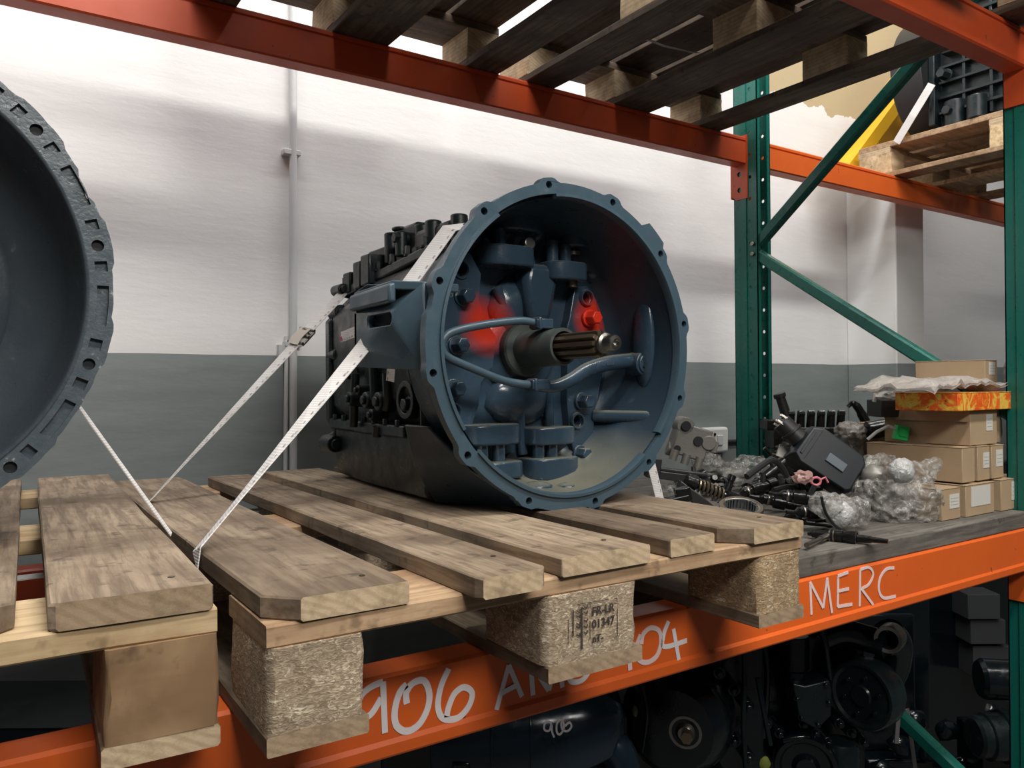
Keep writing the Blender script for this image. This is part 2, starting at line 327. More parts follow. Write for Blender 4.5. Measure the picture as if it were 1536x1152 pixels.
# socket
t=thing('wall_socket','white double surface socket on the grey wall behind the alloy pump body','socket',(2.28,1.49,.12))
a=at(1068,660,1.49)
g=G(); g.box(a.x-.095,a.x+.072,1.462,1.5,a.z-.053,a.z+.053); obj('socket_plate',g,WHITEP,t,bev=.012,seg=3)
g=G(); g.box(a.x+.0,a.x+.03,1.456,1.463,a.z-.02,a.z+.02); obj('rocker_switch',g,GREYP,t,bev=.002)
for q in (-.035,-.015): g=G(); g.cyl((a.x+q,1.463,a.z-.015+(q+.035)*2),(a.x+q,1.459,a.z-.015+(q+.035)*2),.006); obj('socket_hole',g,HOLE,t)
g=G(); g.cyl((a.x+.07,1.487,a.z-.012),(3.2,1.487,a.z-.03),.01); tag(obj('wall_cable',g,RUB,origin=(a.x,1.487,a.z-.012)),'thick black cable running right along the grey wall from the white socket','cable')
# yellow steel arm beyond
t=thing('yellow_crane_arm','yellow painted steel arm leaning diagonally in front of the beige wall top','crane arm',(3.0,1.2,1.4))
p0=at(1262,262,1.3); p1=at(1425,40,1.3)
g=G(); d=(p1-p0).normalized(); n_=Vector((d.z,0,-d.x)); p2=p0-d*.0
def bar(g,p0,p1,n_,w,y0,y1):
    q=[p0-n_*w/2,p0+n_*w/2,p1+n_*w/2,p1-n_*w/2]; g.loft([[Vector((p.x,y0,p.z)) for p in q],[Vector((p.x,y1,p.z)) for p in q]])
bar(g,p0,p1,n_,.10,1.36,1.375); obj('arm_web',g,YEL,t)
g=G(); bar(g,p0+n_*.0,p1+n_*.0,n_,.055,1.26,1.36); obj('arm_flange',g,YEL,t)
g=G(); q0=at(1325,235,1.39); q1=at(1412,125,1.39); bar(g,q0,q1,n_,.22,1.38,1.40); obj('gusset_plate',g,YEL,t)
# ------------------------------------------------------------ rack
def xbeam(name,label,x0,x1,yf,z1,h,sgn,mt,lip='top',brackets=()):
    """box beam, front face at yf, body going to yf+sgn*.05"""
    t=thing(name,label,'rack beam',((x0+x1)/2,yf+sgn*.025,z1-h))
    s=sgn; d=.05
    if lip=='bottom': prof=[(0,.0),(0,h-.028),(-.006,h-.022),(-.006,h),(d,h),(d,.0)]; prof=[(.004,0),(0,.004),(0,h-.021),(-.004,h-.016),(-.004,h-.003),(-.002,h),(d,h),(d,0)]
    else: prof=[(.004,0),(.0,.004),(.0,.012),(.004,.014),(.004,.017),(0,.019),(0,h-.004),(.004,h),(d,h),(d,0)]
    P=[(yf+s*a,z1-b) for a,b in prof]
    g=G(); g.loft([[Vector((x0,y,z)) for y,z in P],[Vector((x1,y,z)) for y,z in P]]); obj('beam_body',g,mt,t,smooth=20)
    for bx,side in brackets:
        g=G(); ya,yb=sorted((yf-s*.004,yf+s*.062)); hz=[circ((ya+yb)/2,z1-h-.03,.009),circ((ya+yb)/2,z1-h-.085,.009)]
        g.plate([(ya,z1+.008),(yb,z1+.008),(yb,z1-h-.105),((ya+yb)/2+.012,z1-h-.118),(ya,z1-h-.118)],hz,lambda u,v,w:Vector((bx+side*w,u,v)),.005)
        yo=yf+s*.062; yo2=yo+s*.005; ya,yb=sorted((yo,yo2)); g.box(*sorted((bx,bx+side*.06)),ya,yb,z1-h-.11,z1+.008)
        obj('end_connector',g,mt,t)
    return t
UB=1.115; H=.094
XR=1.975; XF=1.89
lfb=xbeam('lower_front_beam','orange rack beam in front, hand-lettered in white under the pallets','',-2.2,XF,.1365,0,.104,1,ORG,'bottom') if 0 else None
def beam2(*a,**k): return xbeam(*a,**k)
LF=beam2('rack_beam','orange front beam under the pallets, hand lettered in white marker',-2.2,XF,.1365,0,.100,1,ORG,'bottom')
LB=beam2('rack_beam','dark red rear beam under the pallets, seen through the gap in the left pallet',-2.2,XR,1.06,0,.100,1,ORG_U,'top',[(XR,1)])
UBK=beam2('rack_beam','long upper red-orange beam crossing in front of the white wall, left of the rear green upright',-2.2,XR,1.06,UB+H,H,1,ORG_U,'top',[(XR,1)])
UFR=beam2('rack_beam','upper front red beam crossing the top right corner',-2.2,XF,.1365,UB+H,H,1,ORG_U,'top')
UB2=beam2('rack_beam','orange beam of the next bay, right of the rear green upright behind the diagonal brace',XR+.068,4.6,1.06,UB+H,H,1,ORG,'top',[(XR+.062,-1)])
for p,zz,hh,mt in ((UFR,UB+H,H,ORG_U),(LF,0,.1,ORG)):
    g=G(); z1=zz
    g.plate([(XF-.005,z1+.01),(XF+.095,z1+.01),(XF+.095,z1-hh-.085),(XF+.02,z1-hh-.095),(XF-.005,z1-hh-.085)],[circ(XF+.045,z1-hh-.01,.011),circ(XF+.045,z1-hh-.07,.011)],lambda u,v,w:Vector((u,.1085+w,v)),.005)
    g.box(XF-.005,XF,.1085,.19,z1-hh-.085,z1+.01); obj('end_connector',g,mt,p)
def upright(label,x0,yweb,s,z0,z1,dp=.10):
    """channel: web at yweb, flanges toward s"""
    t=thing('rack_upright',label,'rack upright',(x0+.035,yweb,z0))
    wd=.07
    hol=[circ(x0+u,z,.007,10) for z in [z0+.06+.076*k for k in range(int((z1-z0-.1)/.076))] for u in ((.018,.052))]
    g=G(); g.plate(rect(x0,x0+wd,z0,z1),hol,lambda u,v,w:Vector((u,yweb-s*0+(-s)*w*-1 if 0 else yweb+s*w,v)),.0028); obj('perforated_web',g,GRN,t)
    sh=[circ(yweb+s*(dp-.03),z,.0062,10) for z in [z0+.06+.076*k for k in range(int((z1-z0-.1)/.076))]]
    for xx in (x0,x0+wd-.003):
        g=G(); a,b=sorted((yweb,yweb+s*dp)); g.plate(rect(a,b,z0,z1),sh,lambda u,v,w:Vector((xx+w,u,v)),.003)
        g.box(*((xx,xx+.016) if xx==x0 else (xx-.013,xx+.003)),*sorted((yweb+s*dp,yweb+s*(dp-.003))),z0,z1)
        g.box(*((xx-.004,xx)if xx==x0 else (xx+.003,xx+.007)),*sorted((yweb+s*.03,yweb+s*.055)),z0,z1)
        obj('side_flange',g,GRN,t)
    return t
upright('teal green rear upright with punched holes, right of the gearbox',XR+.005,1.117,-1,-1.5,3.0)
upright('teal green front upright at the right edge of the photo',XF+.004,.114,1,-1.5,3.0,.082)
def brace(a,b,label,bolt=True):
    a=Vector(a); b=Vector(b); t=thing('diagonal_brace',label,'rack brace',a)
    g=G(); d=(b-a).normalized(); n_=Vector((1,0,0)); w_=d.cross(n_).normalized()
    P=[(-.019,0),(.019,0),(.019,.022),(.016,.022),(.016,.003),(-.016,.003),(-.016,.022),(-.019,.022)]
    P=[(-.018,-.012),(-.013,-.017),(.013,-.017),(.018,-.012),(.018,.012),(.013,.017),(-.013,.017),(-.018,.012)]
    g.loft([[p+w_*u+n_*v for u,v in P] for p in (a,b)]); obj('brace_tube',g,GRN,t,smooth=20)
    g=G(); g.hexb(a+Vector((-.02,-.0,0)),a+Vector((-.034,0,0)),.008); obj('brace_bolt',g,STEEL,t)
XB=XR+.03
brace((XB,1.035,.835),(XF+.03,.19,1.43),'green diagonal brace rising right from the rear upright to the top')
brace((XB,1.035,.80),(XF+.03,.19,.27),'green diagonal brace falling right from the rear upright to the boxes')
brace((XB,1.035,-.33),(XF+.03,.2,-.76),'lower green brace in the dark below the orange front beam')
# handwriting on the beam
def stroke(g,pts,Y,w,close=False,sub=6,t=.0008):
    P=[at(x,y,Y) for x,y in pts]
    if len(P)>2:
        Q=[]
        for i in range(len(P)-1):
            a=P[max(i-1,0)];b=P[i];c=P[i+1];d=P[min(i+2,len(P)-1)]
            for k in range(sub):
                s=k/sub; Q.append(.5*((2*b)+(c-a)*s+(2*a-5*b+4*c-d)*s*s+(3*b-a-3*c+d)*s**3))
        Q.append(P[-1]); P=Q
    g.strip(P,w,(0,-1,0),t)
def z6(l): return [(300+x*.3646,680+y*.3646) for x,y in l]
def z7(l): return [(700+x*.3646,680+y*.3646) for x,y in l]
def zm(l): return [(960+x*.375,850+y*.375) for x,y in l]
YB=.1362
words=[('marker_digit',[z6([(752,940),(700,962),(660,1000),(648,1055),(665,1090),(705,1070),(745,1005)]),z6([(752,940),(760,1150)])],.0078,INK),
('marker_digit',[z6([(850,1030),(848,985),(875,945),(920,935),(942,985),(935,1050),(900,1115),(850,1143),(808,1120),(800,1060),(820,985),(850,950)])],.0085,INK),
('marker_digit',[z6([(1022,885),(990,960),(978,1040),(1000,1090),(1060,1088),(1105,1040),(1118,985),(1085,962),(1045,990),(1020,1050),(1015,1085)])],.0082,INK),
('marker_letter',[z7([(122,1055),(172,870)]),z7([(172,870),(227,1000)]),z7([(140,988),(207,952)])],.007,INK),
('marker_letter',[z7([(262,860),(272,995)]),z7([(262,860),(337,975)]),z7([(337,975),(375,830)]),z7([(375,830),(393,962)])],.0075,INK),
('marker_letter',[z7([(500,780),(440,800),(415,870),(425,935),(470,935),(500,900),(505,860),(470,865)])],.0075,INK),
('marker_digit',[z7([(655,700),(610,720),(600,765),(640,780),(660,735),(655,700)]),z7([(658,700),(672,892)])],.008,INKT),
('marker_digit',[z7([(718,785),(725,745),(755,718),(790,730),(798,780),(780,835),(740,860),(705,845),(700,790),(715,745)])],.0075,INKT),
('marker_digit',[z7([(830,690),(810,745),(812,795),(905,770)]),z7([(850,722),(872,850)])],.0075,INK),
('marker_letter',[zm([(685,192),(680,62)]),zm([(680,62),(732,165)]),zm([(732,165),(748,45)]),zm([(748,45),(767,185)])],.0058,INKT),
('marker_letter',[zm([(792,38),(790,160)]),zm([(790,160),(848,150)]),zm([(790,98),(835,88)]),zm([(790,38),(832,22)])],.006,INKT),
('marker_letter',[zm([(878,158),(880,12)]),zm([(880,12),(915,3),(932,30),(915,70),(885,88)]),zm([(885,88),(932,152)])],.0055,INKT),
('marker_letter',[zm([(1016,5),(985,10),(960,45),(955,95),(975,125),(1022,118)])],.0062,INKT)]
for nm,st,w_,mt in words:
    g=G()
    for i_,s_ in enumerate(st): stroke(g,s_,YB-.00025*i_,w_)
    obj(nm,g,mt,LF,smooth=0)
# ------------------------------------------------------------ pallets
def plank(L,W,T,seed,axis='Y',n=9,j=.0012,ch=.002,warp=.002,endm=1,cut=None):
    """board centred on x, starting at 0 along axis, z from 0 to T; end caps use slot 1"""
    r=random.Random(seed); g=G(); rings=[]
    bx=[r.uniform(-1,1) for _ in range(4)]
    for i in range(n+1):
        t=i/n; off=warp*bx[0]*sin(PI*t+bx[1]); zz=warp*.4*bx[2]*sin(PI*t)
        wl=W/2+r.uniform(-j,j); wr=W/2+r.uniform(-j,j); c=ch*r.uniform(.7,1.4)
        if cut and i==0: wl-=cut[0]; wr-=cut[1]
        sec=[(-wl+c,0),(wr-c,0),(wr,c),(wr,T-c),(wr-c,T),(-wl+c,T),(-wl,T-c),(-wl,c)]
        tt=t*L
        if i==1 and cut: tt=max(cut)*1.1
        if axis=='Y': rings.append([Vector((a+off,tt,b+zz)) for a,b in sec])
        else: rings.append([Vector((tt,a+off,b+zz)) for a,b in sec])
    g.loft(rings); g.m[-1]=endm; g.m[-2]=endm
    return g
def block(wx,wy,h,seed,rad=.012,j=.0012):
    r=random.Random(seed); g=G(); rings=[]
    P=[]
    for cx,cy,a0 in ((wx/2-rad,wy/2-rad,0),(-wx/2+rad,wy/2-rad,PI/2),(-wx/2+rad,-wy/2+rad,PI),(wx/2-rad,-wy/2+rad,1.5*PI)):
        for k in range(4): P.append((cx+rad*cos(a0+k*PI/6),cy+rad*sin(a0+k*PI/6)))
    for i in range(5):
        z=h*i/4; rings.append([Vector((x+r.uniform(-j,j),y+r.uniform(-j,j),z)) for x,y in P])
    g.loft(rings); return g
def place(name,g,mats,parent,loc,rz=0,label=None,smooth=0):
    me=bpy.data.meshes.new(name); me.from_pydata([tuple(p) for p in g.v],[],g.f)
    for mm in mats: me.materials.append(mm)
    me.polygons.foreach_set('material_index',g.m)
    bm=bmesh.new(); bm.from_mesh(me); bmesh.ops.recalc_face_normals(bm,faces=bm.faces); bm.to_mesh(me); bm.free()
    if smooth: me.polygons.foreach_set('use_smooth',[True]*len(me.polygons)); me.set_sharp_from_angle(angle=math.radians(smooth))
    o=bpy.data.objects.new(name,me); COL.objects.link(o); o.parent=parent
    ML=Matrix.Translation(Vector(loc))@Matrix.Rotation(rz,4,'Z'); o.matrix_local=ML; WM[o.name]=WM[parent.name]@ML
    if label: o['label']=label
    return o
def pallet(label,loc,rz,tops,TM,SM,BM,KM,seed,blocks=None,group=None,mb=.145,nailm=None):
    t=thing('wooden_pallet',label,'pallet',loc,rz,group)
    TT=.0235; zb=.0195; zs=.1015; zt=.1235
    for i,(x,w_) in enumerate(((.05,.1),(.4,.145),(.75,.1))):
        place('runner_board',plank(1.2,w_*1.03,zb,seed+i,warp=.001),BM,t,(x,0,0))
    for i,x in enumerate((.05,.4,.75)):
        for k,y in enumerate((.0,.5275,1.055)):
            wx=.1 if i!=1 else mb
            km=(blocks or {}).get((i,k),KM); place('pallet_block',block(wx,.145,zs-zb,seed*3+i*3+k,.014 if km is CHIP or km is CHIPD else .005,.0016),[km],t,(x+(0 if i!=1 else -.004),y+.0725,zb),smooth=40)
    for k,y in enumerate((.0725,.6,1.1275)):
        place('cross_board',plank(.8,.143,zt-zs,seed+20+k,'X',warp=.001),SM,t,(0,y+.0015,zs))
    for k,(x0,x1,dy,ang,L,cut) in enumerate(tops):
        b=place('deck_board',plank(L,x1-x0,TT,seed+30+k,cut=cut),TM,t,((x0+x1)/2,dy,zt),ang)
        for q,yy in enumerate((.05,.1,.6,1.1)):
            g=G(); g.cyl((rnd.uniform(-.3,.3)*(x1-x0),yy,TT),(rnd.uniform(-.3,.3)*(x1-x0),yy,TT+.0008),.0035,n=8)
            gx=G(); cx=(-.28 if q%2 else .27)*(x1-x0); gx.cyl((cx,yy-dy,TT-.001),(cx,yy-dy,TT+.0007),.0035,n=8)
            if nailm and q<1:
                o=bpy.data.objects.new('nail_head',bpy.data.meshes.new('nail_head')); o.data.from_pydata([tuple(p) for p in gx.v],[],gx.f); o.data.materials.append(nailm); COL.objects.link(o); o.parent=b
    return t
RP=pallet('pallet under the blue gearbox, five deck boards, stamped chipboard centre block',(0,0,0),-.008,
 [(.002,.15,.0,0,1.2,(.03,.003)),(.212,.305,-.035,.008,1.2,(.006,.01)),(.345,.487,-.004,.006,1.2,(.001,.001)),(.523,.612,.0,.003,1.2,(.002,.002)),(.648,.797,-.006,-.0,1.2,(.034,.002))],
 [W_TOP,W_ENDP],[W_STR,W_END],[W_BOT,W_END],CHIP,11,{(2,0):CHIPD,(2,1):CHIPD,(2,2):CHIPD},nailm=STEELD)
LP=pallet('pallet at the left edge, under the big dark round housing',(-.831,.09,0),-.042,
 [(.0,.145,.03,0,1.17,None),(.186,.286,.03,0,1.17,None),(.345,.48,.025,0,1.17,None),(.515,.63,.02,.0,1.17,(.002,.01)),(.658,.797,.0,.0,1.19,(.004,.002))],
 [W_TOP,W_END],[W_PALE,W_ENDP],[W_BOT,W_ENDP],W_KNOT,51,nailm=STEELD)
LP.scale=(1,1,1.085)
# stamp on centre block (front face)
def text(g_,s,size,org,ux,uz,nrm,bold=0):
    cu=bpy.data.curves.new('t','FONT'); cu.body=s; cu.size=size; cu.extrude=.0002; cu.resolution_u=2; cu.offset=bold
    o=bpy.data.objects.new('t',cu); COL.objects.link(o); bpy.context.view_layer.update()
    me=bpy.data.meshes.new_from_object(o.evaluated_get(bpy.context.evaluated_depsgraph_get()))
    ux=Vector(ux).normalized(); uz=Vector(uz).normalized(); nrm=Vector(nrm); org=Vector(org)
    g_.add([org+ux*v.co.x+uz*v.co.y+nrm*(v.co.z+.0003) for v in me.vertices],[tuple(p.vertices) for p in me.polygons])
    bpy.data.objects.remove(o); bpy.data.meshes.remove(me); bpy.data.curves.remove(cu)
YK=-.0022-.003
def kx(px,py): return at(px,py,YK)
ctr=[o for o in RP.children if o.name.startswith('pallet_block') and abs(o.location.x-.396)<.01 and o.location.y<.1][0]
g=G()
def zs_(x,y): return kx(780+x*.15625,860+y*.15625)
for s_,sz,(x,y) in (('FR-LR',.0145,(690,405)),('01347',.0145,(690,528)),('nT-',.0125,(695,665))):
    text(g,s_,sz,zs_(x,y),(1,0,.0),(0,0,1),(0,-1,0),.0003)
for (xa,ya,xb,yb,w_) in ((555,298,850,250,.0008),(905,240,930,240,.0008),(930,240,932,275,.0008),(935,340,935,600,.0009),(670,280,672,330,.0008),(672,455,672,635,.0008),(592,325,594,730,.0022),(510,350,510,605,.0016),(467,435,467,675,.0008)):
    g.strip([zs_(xa,ya),zs_(xb,yb)],w_,(0,-1,0),.0004)
text(g,'EPAL',.011,zs_(575,605),(0,0,1),(-1,0,0),(0,-1,0)) if 0 else None
for i,(x,y) in enumerate(((560,370),(560,420),(560,490),(560,520),(560,600),(630,330),(630,385),(630,460),(630,515),(630,575))):
    a=zs_(x,y); g.strip([a+Vector((-.003,0,.002)),a+Vector((.002,0,-.001)),a+Vector((.003,0,.003))],.0015,(0,-1,0),.0004)
obj('stamped_marking',g,BINK,ctr,smooth=0,label='black stamped letters and numbers')
# splinters on pallets
# rear deck right of the pallet
t=thing('shelf_deck','grey oily wooden shelf deck carrying the loose parts and cartons','shelf board',(1.5,.6,0))
yb=.142; 
for k in range(7):
    w_=.155; g=plank(.98,w_-.003,.034,200+k,'X' if 0 else 'Y',n=4,j=.001,ch=.0015,warp=.0005)
    y0=yb+k*w_
    g2=G(); r_=random.Random(k); g2.box(.83,1.885,y0,y0+w_-.003,0,.036+r_.uniform(0,.002)); obj('deck_plank',g2,DECK,t,bev=.003)
# upper pallets
UP=UB+H
def uptops(skip=()): return [q for i,q in enumerate([(.002,.157,0,0,1.2,None),(.180,.312,0,0.004,1.2,None),(.328,.478,0,0,1.2,None),(.497,.632,0,-.003,1.2,None),(.648,.798,0,0,1.2,None)]) if i not in skip]
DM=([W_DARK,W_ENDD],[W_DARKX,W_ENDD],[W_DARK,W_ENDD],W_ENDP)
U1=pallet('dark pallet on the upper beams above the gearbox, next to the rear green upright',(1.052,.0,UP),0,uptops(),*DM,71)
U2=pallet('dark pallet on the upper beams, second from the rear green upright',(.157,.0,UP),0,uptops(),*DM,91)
U3=pallet('pale wooden pallet of the next bay holding the black ribbed machine',(2.9,.02,UP),0,[(.002,.147,0,0,1.2,None),(.186,.286,0,0.004,1.2,None),(.33,.47,0,0,1.2,None),(.51,.61,0,-.003,1.2,None),(.655,.798,0,0,1.2,None)],[W_STR,W_ENDP],[W_STR,W_ENDP],[W_STR,W_ENDP],W_PALE,121)
#REST

# dangling strap end under the upper pallet
P_=[at(x,y,.82) for x,y in ((948,56),(978,62),(998,70),(1020,75),(1046,80))]
g=G(); g.strip(P_,.018,(0,-.3,1),.0014); tag(obj('loose_strap',g,mat('grey_dirty_webbing',(.3,.27,.25),.8),origin=P_[0],smooth=0),'dirty strap dangling under the dark upper pallet nearest the rear green upright','strap')
# ------------------------------------------------------------ blue gearbox
GX=thing('gearbox','slate blue truck gearbox with open bell housing and splined shaft, strapped to the pallet','gearbox',BASE)
CX,CY,CZ=.594,.285,.417
def L(x,y,z): return Vector((CX+x,CY+y,CZ+z))
BA=[100-30*k for k in range(12)]
def rim(R,lug,n=300,w_=2.4,extra=()):
    P=[]
    for i in range(n):
        a=360*i/n; r=R
        for b in BA:
            d=abs((a-b+180)%360-180); r=max(r,R+lug*max(0,min(1,(w_+2.2-d)/2.2)) if d<w_+2.2 else R)
        for (c,w2,h) in extra:
            d=abs((a-c+180)%360-180); r=max(r,R+h*max(0,min(1,(w2+1.5-d)/1.5)))
        P.append((r*cos(math.radians(a)),r*sin(math.radians(a))))
    return P
out=rim(.2695,.0085,extra=((47,5,.016),(180,9,.006),(-100,15,.004)))
inn=[(.2515*cos(2*PI*i/160),.2515*sin(2*PI*i/160)) for i in range(160)]
hol=[circ(.2665*cos(math.radians(b)),.2665*sin(math.radians(b)),.0062,14) for b in BA]
g=G(); g.plate(out,[inn]+hol,lambda u,v,w:L(u,w,v),.017); FL=obj('bell_flange',g,BLUE_L,GX,bev=.0012)
for b in BA:
    g=G(); u,v=.2665*cos(math.radians(b)),.2665*sin(math.radians(b)); g.cyl(L(u,.0125,v),L(u,.0165,v),.0068,n=12); obj('bolt_hole',g,HOLE,FL)
# raised locating lip, broken in three arcs
for a0,a1 in ((-38,98),(126,212),(222,310)):
    g=G(); rings=[]
    for i in range(41):
        a=math.radians(a0+(a1-a0)*i/40); c,s=cos(a),sin(a)
        rings.append([L(r*c,y,r*s) for r,y in ((.2515,.004),(.2515,-.004),(.2465,-.0045),(.2445,.0),(.2445,.012),(.2515,.012))])
    g.loft(rings); obj('locating_lip',g,BLUE_L,FL)
# bell shell: inner and outer
g=G(); pr=[(.2465,.005),(.245,.03),(.238,.08),(.229,.13),(.218,.155),(.2,.165),(.2,.18),(.215,.178),(.226,.16),(.237,.10),(.246,.05),(.254,.028),(.2625,.016),(.2465,.016)]
g.lathe(L(0,0,0),(0,1,0),pr,96,closed=True); obj('bell_housing',g,BLUE_S,GX,smooth=45)
g=G(); g.lathe(L(0,0,0),(0,1,0),[(.215,.158),(.19,.163),(.0,.163),(.0,.185),(.215,.185)],64); obj('bell_back_wall',g,BLUE,GX,smooth=45)
# side pads with bolts and holes
def pad(poly,y0,y1,holes=(),name='side_pad',bev=.006):
    g=G(); g.plate(poly,holes,lambda u,v,w:L(u,y0+w,v),y1-y0); return obj(name,g,BLUE,GX,bev=bev,seg=3)
lp=pad([(-.17,.15),(-.115,.165),(-.093,.13),(-.098,.085),(-.085,.05),(-.062,.02),(-.07,-.03),(-.095,-.06),(-.1,-.1),(-.122,-.15),(-.16,-.155),(-.2,-.07),(-.21,.02),(-.2,.09)],.138,.17,[circ(-.133,.135,.013),circ(-.15,-.108,.011)])
rp=pad([(.118,.12),(.15,.125),(.172,.10),(.18,.04),(.19,-.03),(.165,-.12),(.16,-.21),(.118,-.21),(.105,-.16),(.098,-.09),(.1,-.03),(.09,.02),(.105,.06)],.142,.17,[circ(.145,.102,.011),circ(.12,-.133,.011)])
for (x,z,m_) in ((-.131,.088,BLUE),(-.143,.004,BLUE),(-.15,-.07,BLUE),(.150,.063,REDP),(.13,-.096,BLUE),(.124,-.196,BLUE)):
    g=G(); g.hexb(L(x,.14,z),L(x,.112,z),.0135); obj('hex_bolt',g,m_,GX,bev=.001,label='hex bolt painted red' if m_ is REDP else None)
for x,z in ((-.133,.135),(-.15,-.108),(.145,.102),(.12,-.133),(-.02,-.2)):
    g=G(); g.cyl(L(x,.1605 if z!=-.2 else .155,z),L(x,.1625,z),.013); obj('deep_bore',g,HOLE,GX)
for (x,z,r_) in ((-.133,.135,.019),(-.15,-.108,.017),(.145,.102,.017),(.12,-.133,.017)):
    g=G(); g.lathe(L(x,.14,z),(0,-1,0),[(r_,0),(r_-.002,.005),(r_*.72,.005),(r_*.68,0)],20); obj('bore_boss',g,BLUE,GX)
# rail bosses: D shaped lugs with pins between them
def dlug(x,z,w_,h,y0,y1,name='rail_boss'):
    P=[]; r=w_*.42
    for k in range(9): a=PI/2+PI*k/8+0; P.append((x-w_/2+r+r*cos(a),y0+r+0+r*0+ (r*-sin(a))*1.0))
    P=[(x-w_/2,y1),(x-w_/2,y0+.022),(x-w_/2+.008,y0+.008),(x-w_/2+.024,y0),(x+w_/2-.018,y0),(x+w_/2-.004,y0+.009),(x+w_/2,y0+.022),(x+w_/2,y1)]
    g=G(); g.loft([[L(u,v,z-h/2) for u,v in P],[L(u,v,z+h/2) for u,v in P]]); return obj(name,g,BLUE,GX,bev=.004,seg=3)
dlug(-.045,.162,.10,.036,.10,.17); dlug(.082,.145,.088,.034,.10,.17)
dlug(.108,.210,.055,.036,.105,.17); dlug(-.02,.225,.085,.035,.10,.17)
dlug(-.08,-.150,.11,.036,.105,.17); dlug(.048,-.157,.10,.032,.105,.17)
dlug(-.068,-.212,.09,.03,.10,.17); dlug(.045,-.216,.105,.04,.095,.17)
for x,za,zb in ((-.06,.18,.21),(.055,.16,.2),(.085,.16,.195),(-.10,-.2,-.165),(-.065,-.2,-.165),(.02,-.2,-.17),(.05,-.2,-.17),(.095,.19,.2)):
    g=G(); g.cyl(L(x,.128,za),L(x,.128,zb),.0115,n=14); obj('rail_pin',g,BLUE,GX)
g=G(); g.cyl(L(-.01,.125,.185),L(-.01,.105,.187),.012); obj('rail_pin',g,STEEL,GX,bev=.002,label='bare metal pin end')
g=G(); g.cyl(L(.10,.128,.128),L(.10,.128,.118),.011); g.cyl(L(.105,.13,.185),L(.105,.13,.178),.014); obj('pin_cap',g,STEELD,GX)
for (x,z,rx,rz_) in ((-.015,.075,.05,.055),(.0,-.09,.075,.05),(-.035,.205,.03,.02),(.04,.215,.022,.02),(-.10,.2,.02,.025),(.18,.16,.03,.03)):
    g=G(); g.blob(L(x,.165,z),(rx,.028,rz_),seed=x*10,amp=.12,sub=3); obj('cast_bulge',g,BLUE,GX,smooth=60)
for pts in ([(.04,.15,.05),(.03,.148,.12),(.02,.15,.17)],[(-.03,.15,.06),(-.055,.148,.11)],[(.06,.15,-.07),(.06,.148,-.14)],[(-.005,.15,-.11),(0,.148,-.19)],[(-.105,.147,-.08),(-.118,.145,-.13),(-.125,.15,-.17)]):
    g=G(); g.tube([L(*p) for p in pts],.009,10); obj('cast_rib',g,BLUE,GX,smooth=60)
g=G(); g.tube([L(.165,.145,-.125),(L(.20,.10,-.127)),L(.216,.05,-.127),L(.222,.04,-.127)],[.012,.013,.013,.01],12); obj('wall_ledge',g,BLUE,GX,smooth=60)
g=G(); g.tube([L(.16,.13,-.19),(L(.17,.09,-.185)),L(.178,.055,-.182)],[.012,.012,.009],12); obj('wall_ledge',g,BLUE,GX,smooth=60)
g=G(); g.blob(L(.231,.075,.02),(.012,.028,.095),seed=3,amp=.05); obj('wall_swell',g,BLUE,GX,smooth=60)
g=G(); g.blob(L(-.02,.08,-.243),(.03,.03,.012),seed=4,amp=.1); g.blob(L(.03,.06,-.245),(.02,.02,.01),seed=5,amp=.1); obj('wall_swell',g,BLUE,GX,smooth=60)
g=G(); g.loft([[L(x,y,z) for x,z in ((.0,.05),(.045,.05),(.062,.12),(.055,.155),(-.005,.155),(-.012,.12))] for y in (.118,.168)]); obj('centre_web',g,BLUE,GX,bev=.012)
# shaft group
g=G(); g.lathe(L(0,0,0),(0,1,0),[(.0,.15),(.072,.150),(.080,.155),(.083,.165)],48); obj('shaft_shoulder',g,BLUE,GX,bev=.0)
g=G(); g.lathe(L(0,0,0),(0,1,0),[(.026,.022),(.0305,.022),(.032,.026),(.0315,.05),(.0325,.052),(.0335,.128),(.046,.130),(.049,.134),(.049,.152)],48); g.lathe(L(0,0,0),(0,1,0),[(.026,.022),(.026,.07)],48); SLV=obj('release_sleeve',g,mat('sleeve_dull_paint',(.05,.06,.055),.42),GX)
g=G(); ns=10; rings=[]
for y in (-.075,-.070,.06):
    k=.93 if y==-.075 else 1; P=[]
    for i in range(ns):
        for da,r_ in ((-.46,.0158),(-.24,.022),(.24,.022),(.46,.0158)):
            a=2*PI*i/ns+da*2*PI/ns; P.append(L(r_*k*cos(a),y,r_*k*sin(a)))
    rings.append(P)
g.loft(rings); SH=obj('splined_shaft',g,STEELD,GX,smooth=20)
g=G(); g.lathe(L(0,0,0),(0,-1,0),[(.0135,.07),(.0135,.078),(.0165,.08),(.0165,.086),(.0125,.088),(.0125,.105),(.0115,.108),(.006,.109),(.005,.103),(.0,.101)],24); obj('pilot_nose',g,STEEL,SH)
